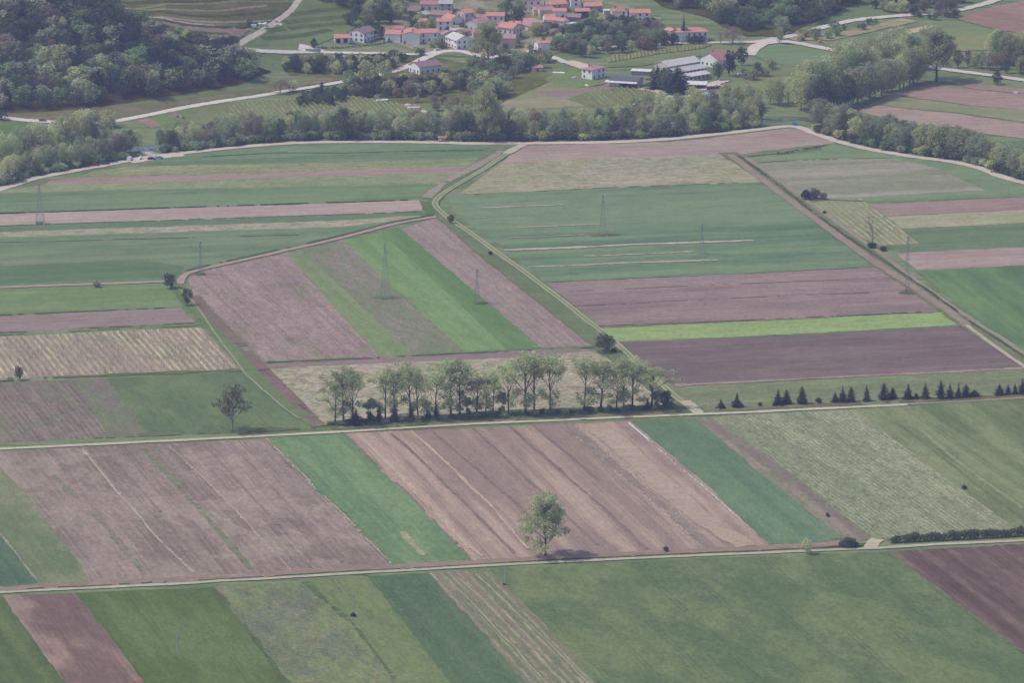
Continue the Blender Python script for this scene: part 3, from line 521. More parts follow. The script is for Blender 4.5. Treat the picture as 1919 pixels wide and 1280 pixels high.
# river between the trees
mw, t_, b_ = newmat('river_water'); b_.inputs['Base Color'].default_value = (.10, .13, .12, 1); b_.inputs['Roughness'].default_value = .12; b_.inputs['Specular IOR Level'].default_value = .5
nb = t_.nodes.new('ShaderNodeBump'); nb.inputs['Strength'].default_value = .15; tn = t_.nodes.new('ShaderNodeTexNoise'); tn.inputs['Scale'].default_value = 1.5
gg = t_.nodes.new('ShaderNodeNewGeometry'); t_.links.new(gg.outputs['Position'], tn.inputs['Vector']); t_.links.new(tn.outputs[0], nb.inputs['Height']); t_.links.new(nb.outputs[0], b_.inputs['Normal'])
tag(ribbon('river', [(-60,318),(60,300),(150,280),(230,284),(330,270),(480,256),(680,250),(900,252),(1150,248),(1300,238),(1400,230),(1450,226),(1500,222),(1560,236),(1620,252),(1720,268),(1850,290),(1960,320)], 7, mw, .19), 'narrow river glimpsed between the riverside trees', 'river', kind='structure')
# ---------------- trees ----------------
def leafset(rs, centers, nper, spread, size, up=.35):
    """leaf clumps: small tilted quads round each centre; facing mostly outward and up"""
    V = []; F = []
    for c, rad in centers:
        n = nper
        for _ in range(n):
            d = Vector((rs.gauss(0, 1), rs.gauss(0, 1), rs.gauss(0, 1) + .25)).normalized()
            p = c + d * rad * (rs.random() ** .35) * spread
            nr = (d + Vector((rs.gauss(0, .95), rs.gauss(0, .95), rs.gauss(0, .95) + up))).normalized()
            a = nr.orthogonal().normalized(); b = nr.cross(a)
            t = rs.random() * 6.283; a, b = a * math.cos(t) + b * math.sin(t), b * math.cos(t) - a * math.sin(t)
            s = size * (.55 + rs.random() * .9); e = s * (.5 + rs.random() * .4)
            i = len(V); V += [p - a * s, p - b * e, p + a * s, p + b * e]; F.append((i, i + 1, i + 2, i + 3))
    return V, F
def limbs(mb, rs, p, d, L, r, depth, tips, n=4, bend=.25, kids=(3, 4), shrink=.62, spread=.6):
    segs = 3; q = p
    for k in range(segs):
        d2 = (d + Vector((rs.gauss(0, bend), rs.gauss(0, bend), rs.gauss(0, bend * .5) + .06))).normalized()
        q2 = q + d2 * (L / segs); r2 = r * (1 - .22)
        mb.tube(q, q2, r, r2, n, 0, False)
        if depth > 0 and k > 0:
            for _ in range(rs.randint(*kids) - 1):
                a = d2.orthogonal().normalized(); b = d2.cross(a); t = rs.random() * 6.283
                dd = (d2 * (1 - spread * .4) + (a * math.cos(t) + b * math.sin(t)) * spread + Vector((0, 0, .15))).normalized()
                limbs(mb, rs, q2, dd, L * shrink * (.7 + rs.random() * .5), r2 * .55, depth - 1, tips, 3, bend, kids, shrink, spread)
        q, d, r = q2, d2, r2
    tips.append(q)
BARK = plain('bark', (.10, .085, .075), .95, .25, 3); BARKP = plain('pale_bark', (.22, .21, .19), .95, .25, 3)
def F_(c, c2=None, v=.25):
    k = 1.3 if sum(c) < .30 else 1.35 if c[0] > c[1] else 2.0
    w = (1.05, 1.0, .84)
    return tuple(min(.75, x * k * q) for x, q in zip(c, w)), tuple(min(.8, x * k * q) for x, q in zip(c2, w)), v
LEAF = {k: leaf_mat('foliage_' + k, *F_(*a)) for k, a in dict(
    olive=((.22, .245, .14), (.29, .31, .18)), pale=((.26, .295, .19), (.33, .36, .24)), green=((.12, .185, .09), (.17, .24, .125)), dark=((.045, .07, .052), (.065, .095, .065)),
    blue=((.145, .175, .13), (.21, .24, .175)), twig=((.12, .11, .085), (.16, .15, .11)), brown=((.21, .18, .15), (.27, .235, .195)), blossom=((.15, .19, .13), (.36, .37, .29)), wood=((.095, .125, .068), (.145, .175, .09)),
    lime=((.24, .31, .12), (.31, .37, .16)), conifer=((.038, .056, .05), (.055, .078, .06)), poplar=((.22, .26, .165), (.29, .33, .20))).items()}
def broad(seed, H, Wd, nl, dens, leaf, trunkh=.12, low=.12):
    rs = random.Random(seed); mb = MB(); tips = []
    th = H * trunkh; mb.tube((0, 0, -.6), (0, 0, th + H * .2), H * .022, H * .015, 6, 0)
    cen = []
    for i in range(nl):
        z = low + (1 - low) * ((i + .5) / nl); zz = (z - (low + 1) / 2) / ((1 - low) / 2)
        rr = Wd * .5 * math.sqrt(max(.06, 1 - abs(zz) ** 2.4)) * (.35 + .5 * rs.random()); t = i * 2.399 + rs.random()
        c = Vector((rr * math.cos(t), rr * math.sin(t), H * (low + (1 - low) * (.10 + .80 * (i + .5) / nl))))
        cen.append((c, Wd * (.12 + .15 * rs.random())))
        if i % 2 == 0: mb.tube((0, 0, th + H * .1), c * .85 + Vector((0, 0, H * .01)), H * .008, H * .003, 4, 0, False)
    V, Fc = leafset(rs, cen, dens, 1.0, leaf)
    return mb, V, Fc
def poplar(seed, H, Wd, lean=0, bare=False, start=.32):
    rs = random.Random(seed); mb = MB(); tips = []
    top = Vector((lean, 0, H * .88)); mid = Vector((lean * .4, 0, H * start))
    mb.tube((0, 0, -.5), mid, H * .017, H * .013, 7, 0, False); mb.tube(mid, top, H * .013, H * .004, 6, 0, False)
    nb = 11
    for i in range(nb):
        f = i / (nb - 1); base = mid.lerp(top, f * .85); t = i * 2.399 + rs.random()
        out = .62 - .25 * f
        d = Vector((math.cos(t) * out, math.sin(t) * out, .85)).normalized()
        L = H * (.36 - .2 * f) * (.8 + .4 * rs.random()) * (Wd / (H * .42))
        limbs(mb, rs, base, d, L, H * .007 * (1 - .4 * f), 1, tips, 4, .22, (2, 3), .55, .7)
    for i in range(3):
        t = rs.random() * 6.28; limbs(mb, rs, Vector((0, 0, H * (.16 + .08 * i))), Vector((math.cos(t), math.sin(t), .3)).normalized(), H * .11, H * .004, 1, tips, 3, .3, (2, 3), .6, .6)
    cen = [(p, H * .058 * (.7 + .7 * rs.random())) for p in tips]
    V, Fc = leafset(rs, cen, 48, 1.25, .33)
    return mb, V, Fc
def oak(seed, H, Wd, dens=10, leaf=.34, start=.22):
    rs = random.Random(seed); mb = MB(); tips = []
    mb.tube((0, 0, -.5), (0, 0, H * start), H * .026, H * .021, 8, 0, False); mb.tube((0, 0, H * start), (0.2, 0, H * .6), H * .021, H * .009, 6, 0, False)
    nl_ = 22 if dens > 20 else 14
    for i in range(nl_):
        f = i / (nl_ - 1); t = i * 2.399 + rs.random() * .5; z = H * (start + (.46 if dens > 20 else .38) * f)
        d = Vector((math.cos(t) * (.9 - .55 * f), math.sin(t) * (.9 - .55 * f), .32 + .8 * f)).normalized()
        limbs(mb, rs, Vector((0, 0, z)), d, Wd * .43 * (.85 + .3 * rs.random()), H * .009, 2 if dens < 16 else 1, tips, 4, .22, (2, 3) if dens < 16 else (3, 4), .6, .75)
    cen = [(p, Wd * (.085 if dens > 20 else .05) * (.7 + .6 * rs.random())) for p in tips]
    V, Fc = leafset(rs, cen, dens, 1.3, leaf) if dens else ([], [])
    return mb, V, Fc
def spruce(seed, H, Wd, full=1.0):
    rs = random.Random(seed); mb = MB(); mb.tube((0, 0, -.4), (0, 0, H * .96), H * .02, H * .003, 6, 0)
    V = []; Fc = []; tiers = 17; ex = rs.uniform(.5, .95); lo = rs.uniform(.02, .12)
    for k in range(tiers):
        f = k / (tiers - 1); z = H * (lo + (.95 - lo) * f); R0 = Wd * .5 * ((1 - f) ** ex) * (.62 + .6 * rs.random()) * (.75 if k == 0 else 1) + .06
        nb = max(5, int(17 * (1 - f) + 5))
        for j in range(nb):
            t = 6.283 * (j + rs.random() * .6) / nb; rr = R0 * (.5 + .75 * rs.random())
            o = Vector((math.cos(t), math.sin(t), 0)); s = Vector((-o.y, o.x, 0)); tip = o * rr + Vector((0, 0, z - rr * .30 - .1)); root = Vector((0, 0, z + .15))
            for u0, u1, w_ in ((.05, .5, .17), (.4, 1.0, .14)):
                a = root.lerp(tip, u0); b = root.lerp(tip, u1); wd = R0 * w_ + .08
                i = len(V); V += [a, a.lerp(b, .5) + s * wd - Vector((0, 0, wd * .5)), b, a.lerp(b, .5) - s * wd - Vector((0, 0, wd * .5))]; Fc.append((i, i + 1, i + 2, i + 3))
    return mb, V, Fc
def bush(seed, H, Wd, leaf=.28):
    rs = random.Random(seed); mb = MB(); cen = []
    for i in range(9):
        t = i * 2.399; rr = Wd * .3 * math.sqrt(i / 9); c = Vector((rr * math.cos(t), rr * math.sin(t), H * (.42 + .2 * rs.random() - .1 * (i / 9))))
        cen.append((c, min(H * .42, Wd * .26))); mb.tube((0, 0, -.3), c, .06, .03, 4, 0, False)
    V, Fc = leafset(rs, cen, 55, 1.0, leaf)
    return mb, V, Fc
PROTO = {}
def proto(key, fn, H, W, leaf='green', bark=None, **k):
    """stores (trunk mesh, crown mesh, one joined mesh, height, width)"""
    mb, V, Fc = fn
    bk = bark or BARK
    tm = mb.mesh('trunk', bk)
    cm = bpy.data.meshes.new('crown'); cm.from_pydata([tuple(v) for v in V], [], Fc); cm.materials.append(LEAF[leaf])
    j = MB(); j.v = list(mb.v); j.f = list(mb.f); j.m = [0] * len(mb.f); j.add(V, Fc, 1)
    jm = j.mesh('tree', [bk, LEAF[leaf]])
    PROTO.setdefault(key, []).append((tm, cm, jm, H, W))
for i in range(5): proto('river', broad(10 + i, 16, 10 + i % 3 * 1.5, 32, 62, .34, .15, .10), 16, 11, bark=BARKP)
for i in range(4): proto('wood', broad(30 + i, 10, 9 + i % 2, 14, 66, .42, .1, .12), 10, 9.5)
for i in range(3): proto('garden', broad(50 + i, 8, 7.5, 13, 66, .36, .16, .16), 8, 7.5)
for i in range(6): proto('poplar', poplar(70 + i * 3, 24, 9.5 + (i % 3), lean=(i - 2.5) * .5, start=.30 + .03 * (i % 3)), 24, 10, 'poplar')
for i in range(2): proto('sapling', poplar(90 + i, 10, 5, start=.28), 10, 5, 'poplar')
proto('lone', oak(101, 19, 15, 60, .36), 19, 15, 'lime'); proto('bare', oak(103, 15, 12.5, 15, .26), 15, 12, 'brown', BARKP); proto('bare', oak(104, 12, 10, 3, .16), 12, 10, 'brown', BARKP)
for i in range(8): proto('spruce', spruce(120 + i, 8, 3.4 + .15 * i), 8, 3.1, 'conifer')
for i in range(3): proto('bush', bush(130 + i, 3, 4.2), 3, 4.2)
TS = empty('x'); bpy.data.objects.remove(TS)

def put_tree(name, key, px, py, hpx, wpx=None, leaf=None, label='', cat='tree', group=None, parts=False, loc=None, i=None, bark=None):
    """one tree standing where the photo shows its foot; hpx/wpx are its size in photo pixels"""
    p = loc or at(px, py); s = ppm(p); P_ = PROTO[key][rnd.randrange(len(PROTO[key])) if i is None else i % len(PROTO[key])]
    tm, cm, jm, H, W = P_
    sh = hpx / s / H; sw_ = (wpx / s / W) if wpx else sh * (.9 + .25 * rnd.random())
    rz = rnd.random() * 6.283
    if parts:
        r = empty(name, p, rz); r.scale = (sw_, sw_, sh)
        t = mobj('trunk', tm, r); c = mobj('crown', cm, r)
        if leaf: c.material_slots[0].link = 'OBJECT'; c.material_slots[0].material = LEAF[leaf]
    else:
        r = mobj(name, jm, None, p, rz); r.scale = (sw_, sw_, sh)
        if leaf: r.material_slots[1].link = 'OBJECT'; r.material_slots[1].material = LEAF[leaf]
    return tag(r, label, cat, group)

# --- row of tall trees along the middle track
pop = [(628,796,78,26),(644,795,98,34),(661,793,90,30),(722,787,86,30),(740,786,92,26),(770,787,92,34),(784,786,92,26),(815,785,78,30),(845,783,100,40),(862,781,100,34),(893,778,68,34),(910,777,72,22),(923,779,74,22),(953,778,92,26),(985,778,106,44),(1001,777,106,34),(1032,775,105,36),(1094,774,94,30),(1125,771,93,42),(1155,769,70,28),(1169,767,88,26),(1185,766,90,34),(1221,767,78,40)]
ORD = ['first', 'second', 'third', 'fourth', 'fifth', 'sixth', 'seventh', 'eighth', 'ninth', 'tenth', 'eleventh', 'twelfth', 'thirteenth', 'fourteenth', 'fifteenth', 'sixteenth', 'seventeenth', 'eighteenth', 'nineteenth', 'twentieth', 'twenty-first', 'twenty-second', 'twenty-third', 'twenty-fourth', 'twenty-fifth', 'twenty-sixth', 'twenty-seventh', 'twenty-eighth']
G1 = 'tall thin-crowned trees in the row above the middle track'
for i, (x, y, h, w_) in enumerate(pop):
    put_tree('poplar_tree', 'poplar', x, y, h * 1.04, w_ * 1.5, label='%s tall pale green tree from the left in the row above the middle track' % ORD[i], group=G1, parts=True, i=i)
for i, (x, y, h, w_, wh) in enumerate([(695,790,40,24,'between the first clump and the small spruces'), (877,779,30,16,'low between the tenth and eleventh tall trees'), (941,778,40,18,'small beside the fourteenth tall tree'), (800,786,30,18,'low left of the eighth tall tree')]):
    put_tree('young_tree', 'sapling', x, y, h, w_, label='thin young pale tree, ' + wh, group='young trees in the tall row', parts=True)
put_tree('young_tree', 'sapling', 1230, 766, 30, 14, 'brown', 'brown leafless young tree at the right end of the tall row', parts=True)
put_tree('dense_tree', 'garden', 1247, 766, 34, 30, 'dark', 'dark round tree closing the right end of the tall row', parts=True)
G2 = 'small dark spruces under the tall trees'
for i, (x, y, h, w_) in enumerate([(667,796,32,26),(694,793,24,18),(711,793,36,17),(740,792,38,20),(771,789,34,20),(802,788,24,18),(818,787,36,15),(1214,769,28,16)]):
    put_tree('spruce_tree', 'spruce', x, y, h, w_, label=['broad dark bushy spruce', 'short dark spruce', 'slim dark spruce', 'dark pointed spruce', 'regular dark spruce', 'low dark spruce', 'narrow dark spruce', 'small dark spruce at the right end'][i] + ' under the tall trees, %s from the left' % ORD[i], group=G2, parts=True)
for i in range(46):
    x = 620 + i * 14 + rnd.random() * 8; y = 799 - (x - 622) * .0515
    put_tree('shrub', 'bush', x, y - rnd.random() * 2, 6 + rnd.random() * 9, 14 + rnd.random() * 14, ['wood', 'green', 'wood', 'olive'][i % 4], 'low dark undergrowth shrub at the foot of the tall tree row', 'shrub', 'undergrowth shrubs at the foot of the tall tree row')
# --- conifer row at right
con = [(1351,765,18,11),(1381,763,30,17),(1458,759,31,14),(1474,757,29,16),(1503,757,35,19),(1565,754,22,12),(1579,754,36,16),(1595,753,31,14),(1624,752,36,16),(1656,749,37,16),(1673,747,25,13),(1702,748,33,17),(1717,748,14,11),(1734,747,31,17),(1763,747,39,18),(1780,747,31,16),(1796,746,30,15),(1810,745,28,15),(1826,743,14,17),(1873,741,25,15),(1889,740,21,13),(1902,739,24,12),(1916,738,31,13)]
for i, (x, y, h, w_) in enumerate(con):
    put_tree('conifer_tree', 'spruce', x, y, h * rnd.uniform(.94, 1.06), w_ * rnd.uniform(1.1, 1.5), label='%s dark conifer from the left in the row beyond the track at right' % ORD[i], group='dark conifers in the row at right', parts=True)
put_tree('shrub', 'bush', 1424, 761, 8, 10, 'dark', 'round dark shrub between the second and third conifers', 'shrub')
put_tree('shrub', 'bush', 1534, 756, 13, 13, 'dark', 'ragged leaning shrub between the fifth and sixth conifers', 'shrub')
# --- single trees
put_tree('lone_tree', 'lone', 1022, 1043, 98, 78, 'pale', 'large leafy pale green lone tree by the lower track', parts=True, i=0)
put_tree('lone_tree', 'bare', 436, 809, 76, 56, 'twig', 'nearly leafless lone tree on the dark grass field', parts=True, i=0)
put_tree('lone_tree', 'bare', 1635, 463, 52, 46, None, 'bare lone tree beside the small vineyard at right', parts=True, i=1)
put_tree('dense_tree', 'garden', 319, 541, 28, 27, 'dark', 'dark round tree at the bend of the reddish footpath', parts=True)
put_tree('dense_tree', 'garden', 350, 573, 32, 20, 'wood', 'narrow green tree on the winding grass path', parts=True)
put_tree('dense_tree', 'garden', 36, 713, 27, 19, 'wood', 'small dark tree at the left below the striped vineyard', parts=True)
put_tree('dense_tree', 'garden', 1135, 660, 34, 42, 'wood', 'wide dark round tree beside the lime strip and farm track', parts=True)
put_tree('small_tree', 'garden', 845, 419, 17, 14, 'dark', 'small dark tree at the bend of the two rut track', parts=True)
put_tree('small_tree', 'garden', 1513, 1039, 30, 23, 'pale', 'small yellow green round tree by the lower track at right', parts=True)
put_tree('snag', 'bare', 198, 704, 15, 12, None, 'stunted leaning bare tree below the striped vineyard', parts=True, i=1)
put_tree('shrub', 'bush', 181, 538, 15, 19, 'blue', 'grey green shrub on the brown path at left', 'shrub')
for x, y, h, w_, lf, lb in [(1590,1027,24,30,'wood','dark shrub left of the gravel access'), (1578,1025,13,16,'wood','lower shrub joined to the dark shrub by the gravel access'), (1604,1027,12,14,'dark','small shrub between dark shrub and gravel access'), (1248,1035,12,12,'wood','little round bush at the foot of the pole above the lower track'), (1551,969,9,9,'wood','tiny bush at the foot of the pole in the grassy strip'),
        (662,1156,8,14,'dark','small dark bush under the pole on the weedy field'), (1807,917,8,12,'dark','tiny dark bush alone in the far right green field'), (945,1097,4,8,'dark','tuft at the foot of the pole below the lower track'), (919,478,8,10,'dark','little shrub on the verge of the two rut track'),
        (1510,374,20,22,'dark','dark half of the bush clump at the corner of the small vineyard'), (1526,372,23,26,'brown','brownish half of the bush clump at the corner of the small vineyard'), (1543,373,14,16,'brown','low brown bush at the right of the clump by the small vineyard'), (1545,401,7,8,'dark','tiny bush at the left edge of the small vineyard'),
        (1634,465,12,20,'dark','dark scrub at the foot of the bare tree by the small vineyard'), (1655,470,9,16,'dark','low scrub right of the bare tree by the small vineyard'), (1123,650,10,14,'dark','low bush left under the wide dark tree'), (1150,661,10,14,'dark','low bush right under the wide dark tree')]:
    put_tree('shrub', 'bush', x, y, h, w_, lf, lb, 'shrub')
# hedge: one clipped-less row, leaves in one mesh
def hedge(name, px, h, w_, leaf, label, dens=9, cat='hedge'):
    rs = random.Random(int(px[0][0])); V = []; Fc = []
    pts = [at(*p) for p in px]
    for a, b in zip(pts, pts[1:]):
        n = max(1, int((b - a).length / 1.1))
        for k in range(n):
            c = a.lerp(b, (k + rs.random()) / n); hh = h * (.75 + .5 * noise.noise(c * .25) + .2)
            c = Vector((c.x, c.y, hgt(c.x, c.y) + hh * .5))
            v, f = leafset(rs, [(c, w_ * .5)], dens, 1.0, .34)
            v = [Vector((q.x, q.y, c.z + (q.z - c.z) * hh / w_)) for q in v]
            m0 = len(V); V += v; Fc += [tuple(i + m0 for i in g) for g in f]
    me = bpy.data.meshes.new(name); me.from_pydata([tuple(v) for v in V], [], Fc); me.materials.append(LEAF[leaf])
    return tag(mobj(name, me), label, cat)
hedge('hedge', [(1667,1018),(1750,1014),(1850,1009),(1945,1003)], 3.8, 3.4, 'wood', 'long dark uneven hedge beside the lower track at right', 110)
hedge('hedge', [(1455,291),(1500,284),(1540,279)], 1.8, 2.2, 'dark', 'low dark scrub row below the pinkish bare field', 14)
hedge('hedge', [(620,800),(760,794),(1000,781),(1255,768)], 1.0, 2.4, 'green', 'continuous low growth along the foot of the tall tree row', 9)
hedge('hedge', [(590,90),(640,90),(700,84),(747,77)], 1.2, 1.2, 'dark', 'clipped dark hedge below the terrace house', 12)

# --- riverside belts
def along(px, n, dy, dyj, key, hh, leafs, name, lab, group, wf=(.9, 1.25), jx=6, skip=None):
    seg = [math.dist(a, b) for a, b in zip(px, px[1:])]; tot = sum(seg)
    for k in range(n):
        d = tot * (k + .2 + .6 * rnd.random()) / n; i = 0
        while d > seg[i] and i < len(seg) - 1: d -= seg[i]; i += 1
        f = d / seg[i]; x = px[i][0] + (px[i + 1][0] - px[i][0]) * f + rnd.uniform(-jx, jx); y = px[i][1] + (px[i + 1][1] - px[i][1]) * f - dy - rnd.random() * dyj
        if skip and skip(x, y): continue
        h = (hh[0] + (hh[1] - hh[0]) * (noise.noise(Vector((x * .02, y * .05, 4))) * .9 + .5) + rnd.uniform(-3, 3))
        lf = leafs[rnd.randrange(len(leafs))]
        put_tree(name, key, x, y, max(10 if key == 'bush' else 20, h), None if wf is None else max(12, h) * rnd.uniform(*wf) * .62, lf, lab % CN[lf], 'shrub' if key == 'bush' else 'tree', group + ', ' + CN[lf])
CN = dict(olive='olive', pale='pale green', green='fresh green', dark='very dark', blue='grey green', brown='brownish thin-leaved', blossom='white flowering', twig='brown', wood='deep green', lime='yellow green', conifer='dark', poplar='light green')
gap = lambda x, y: 250 < x < 303 and y > 270
LB = riv[1:13]
RL = ['olive', 'blue', 'olive', 'pale', 'blue', 'wood', 'brown', 'green']
L1 = '%s tree in the riverside belt left of the two rut track'
along(LB, 66, 8, 5, 'river', (32, 52), RL, 'river_tree', L1, 'left riverside belt', skip=gap)
along(LB, 60, 15, 7, 'river', (34, 50), RL, 'river_tree', L1, 'left riverside belt', skip=lambda x, y: 262 < x < 292 and y > 275)
along(LB[:4], 14, 34, 14, 'river', (55, 68), ['olive', 'pale', 'olive', 'blue'], 'river_tree', L1, 'left riverside belt')
L2 = '%s tree in the riverside belt between the two rut track and the road bend'
MBt = riv[12:19]
along([(860,269)] + MBt, 42, 8, 5, 'river', (32, 46), RL, 'river_tree', L2, 'middle riverside belt', skip=lambda x, y: 1425 < x < 1500)
along([(860,269)] + MBt, 40, 15, 8, 'river', (38, 54), RL, 'river_tree', L2, 'middle riverside belt', skip=lambda x, y: 1440 < x < 1478 and y > 215)
along([(1180,245),(1300,232),(1400,222),(1500,205),(1560,195)], 18, 12, 10, 'river', (42, 54), ['olive', 'blue', 'olive', 'pale'], 'river_tree', L2, 'middle riverside belt')
L3 = '%s tree in the riverside belt at the right edge'
RB = [(1525,250),(1560,262),(1620,278),(1700,292),(1780,303),(1840,316),(1880,332),(1950,350)]
along(RB, 34, 9, 5, 'river', (40, 54), ['blue', 'blue', 'blue', 'wood', 'brown', 'olive'], 'river_tree', L3, 'right riverside belt', (1.1, 1.5))
along(RB, 32, 17, 8, 'river', (42, 52), ['blue', 'blue', 'olive', 'wood', 'brown', 'green'], 'river_tree', L3, 'right riverside belt', (1.1, 1.5))
for pts, n, lb in ((LB, 80, 'low %s bush along the foot of the left riverside belt'), ([(860,269)] + MBt, 62, 'low %s bush along the foot of the middle riverside belt'), (RB, 40, 'low %s bush along the foot of the right riverside belt')):
    along(pts, n, 4.5, 3, 'bush', (13, 20), ['wood', 'green', 'blue', 'wood', 'olive'], 'riverside_bush', lb, lb.replace('low %s bush', 'low bushes'), (2.0, 2.8), 3, skip=lambda x, y: 248 < x < 305 or 1425 < x < 1500)
L4 = '%s tree in the tall grove beside the reddish fields'
along([(1500,212),(1545,215),(1600,200),(1640,186),(1690,170),(1720,160)], 22, 2, 6, 'river', (60, 78), ['olive', 'blue', 'olive', 'wood'], 'grove_tree', L4, 'tall grove')
along([(1500,200),(1560,196),(1620,178),(1690,155),(1720,148)], 20, 14, 12, 'river', (60, 78), ['olive', 'pale', 'olive', 'green'], 'grove_tree', L4, 'tall grove')
along([(1560,170),(1640,150),(1700,132)], 8, 18, 12, 'river', (60, 72), ['olive', 'pale'], 'grove_tree', L4, 'tall grove')
put_tree('tall_tree', 'lone', 1755, 153, 82, 74, 'olive', 'very tall spreading tree standing clear beside the right hand road', parts=True, i=0)
L5 = '%s tree in the copse beyond the right hand road'
along([(1790,128),(1840,134),(1900,140),(1950,144)], 12, 2, 8, 'river', (28, 44), ['blue', 'brown', 'wood', 'olive'], 'copse_tree', L5, 'copse beyond the right hand road')
along([(1855,128),(1950,138)], 8, 6, 10, 'river', (52, 70), ['olive', 'green', 'olive'], 'copse_tree', L5, 'copse beyond the right hand road')
put_tree('small_tree', 'garden', 1868, 158, 24, 20, 'dark', 'dark small tree on the near side of the right hand road')
put_tree('tall_tree', 'poplar', 646, 262, 62, 36, 'wood', 'tall dark green tree rising from the left riverside belt', parts=True)
put_tree('tall_tree', 'lone', 911, 264, 88, 44, 'olive', 'tallest olive tree in the river belt above the track mouth', parts=True)
put_tree('tall_tree', 'poplar', 928, 262, 72, 34, 'pale', 'tall pale tree right of the tallest olive tree', parts=True)
put_tree('tall_tree', 'spruce', 953, 256, 50, 22, 'dark', 'dark upright tree between riverside trees above the track mouth', parts=True)

# --- wooded slopes
def inside(x, y, poly):
    c = False; j = len(poly) - 1
    for i in range(len(poly)):
        xi, yi = poly[i]; xj, yj = poly[j]
        if (yi > y) != (yj > y) and x < (xj - xi) * (y - yi) / (yj - yi) + xi: c = not c
        j = i
    return c
def region(poly, sx, sy, key, hh, leafs, name, lab, group, jit=.5, wf=(.85, 1.25)):
    x0 = min(p[0] for p in poly); x1 = max(p[0] for p in poly); y0 = min(p[1] for p in poly); y1 = max(p[1] for p in poly)
    r = 0; y = y0
    while y < y1:
        x = x0 + (r % 2) * sx * .5
        while x < x1:
            a = x + rnd.uniform(-jit, jit) * sx; b = y + rnd.uniform(-jit, jit) * sy
            if inside(a, b, poly):
                h = rnd.uniform(*hh); lf = leafs[rnd.randrange(len(leafs))]
                put_tree(name, key, a, b, h, h * rnd.uniform(*wf), lf, lab % CN[lf], 'tree', group + ', ' + CN[lf])
            x += sx
        y += sy; r += 1
WL = ['wood'] * 6 + ['dark'] * 4 + ['brown', 'olive', 'green', 'blossom', 'blossom', 'blue', 'green']
region([(-50,-46),(190,-46),(192,8),(215,28),(270,60),(330,88),(430,106),(502,134),(440,160),(330,176),(200,196),(90,206),(-50,210)], 27, 11.5, 'wood', (28, 46), WL, 'forest_tree', '%s tree of the dense wood on the left slope', 'dense wood on the left slope')
region([(215,28),(330,66),(365,80),(420,92),(400,100),(330,90),(270,62)], 18, 8, 'garden', (14, 24), ['wood', 'green', 'brown', 'olive'], 'slope_tree', '%s small tree on the upper fringe of the left wood', 'fringe of the left wood')
region([(370,84),(450,82),(440,92),(385,94)], 14, 6, 'garden', (12, 22), ['wood', 'olive', 'green'], 'slope_tree', '%s small tree in the fork of the uphill road', 'trees in the fork of the uphill road')
region([(1110,-20),(1200,-20),(1240,10),(1330,30),(1350,45),(1400,66),(1470,66),(1500,50),(1560,30),(1600,8),(1640,-20),(1640,-60),(1110,-60)], 22, 9, 'wood', (24, 40), ['wood', 'wood', 'green', 'blue', 'olive', 'green', 'dark'], 'hillside_tree', '%s tree of the hillside wood at the top right', 'hillside wood at the top right')
region([(565,-30),(750,-30),(765,-2),(755,24),(735,44),(690,44),(660,36),(640,10),(600,4)], 20, 9, 'wood', (22, 34), ['wood', 'green', 'olive', 'wood', 'blue'], 'hillside_tree', '%s tree of the small wood between terraces and village', 'small wood between terraces and village')
region([(760,-30),(1000,-30),(985,2),(900,4),(830,2),(770,4)], 22, 9, 'wood', (20, 30), ['wood', 'dark', 'green', 'olive'], 'hillside_tree', '%s tree behind the top row of village houses', 'trees behind the village')
region([(1640,22),(1700,30),(1780,22),(1830,-6),(1900,-40),(1650,-40),(1620,0)], 20, 9, 'garden', (18, 26), ['wood', 'olive', 'brown', 'green'], 'roadside_tree', '%s tree above the road at the top right corner', 'trees above the road at top right')
region([(1042,60),(1140,48),(1235,56),(1252,70),(1245,90),(1150,102),(1080,112),(1045,96)], 17, 7.5, 'garden', (17, 27), ['green', 'wood', 'olive', 'brown', 'blue', 'wood'], 'orchard_tree', '%s tree of the thicket between village and farm', 'thicket between village and farm')
region([(1120,48),(1260,50),(1255,62),(1130,58)], 19, 7, 'garden', (12, 19), ['green', 'wood', 'olive', 'blue'], 'orchard_tree', '%s tree below the upper right village houses', 'trees below the upper right houses')
region([(770,36),(800,30),(815,50),(800,62),(770,58)], 13, 7, 'garden', (14, 24), ['green', 'wood', 'olive'], 'garden_tree', '%s garden tree at the left side of the village', 'garden trees at the left of the village')
region([(535,124),(640,122),(745,112),(760,118),(740,132),(640,140),(535,138)], 13, 6, 'garden', (16, 26), ['dark', 'wood', 'olive', 'wood'], 'thicket_tree', '%s tree of the thicket below the village lane', 'thicket below the village lane')
region([(560,182),(640,170),(655,178),(640,196),(560,202)], 13, 6, 'garden', (12, 20), ['dark', 'wood'], 'thicket_tree', '%s low tree below the foot road near the pointed conifer', 'low trees below the foot road')
region([(655,170),(760,160),(880,150),(895,162),(860,172),(760,184),(670,186)], 14, 6, 'garden', (18, 30), ['wood', 'dark', 'wood', 'olive', 'brown'], 'thicket_tree', '%s tree of the dark thicket below the lower village house', 'dark thicket below the lower village house')
region([(745,190),(860,186),(890,205),(880,222),(820,212)], 24, 10, 'garden', (10, 20), ['wood', 'olive', 'blossom', 'brown'], 'orchard_tree', '%s little orchard tree below the village', 'orchard below the village')
region([(870,135),(1030,108),(1045,118),(980,138),(930,168),(885,190)], 16, 8, 'garden', (18, 30), ['green', 'wood', 'olive', 'brown', 'blue'], 'garden_tree', '%s tree on the bank below the village street', 'trees on the bank below the village street')
region([(880,190),(930,168),(960,172),(910,215)], 15, 9, 'garden', (24, 38), ['olive', 'brown', 'olive', 'green'], 'garden_tree', '%s tree between the orchard and the pale brown field', 'trees between the orchard and the pale field')
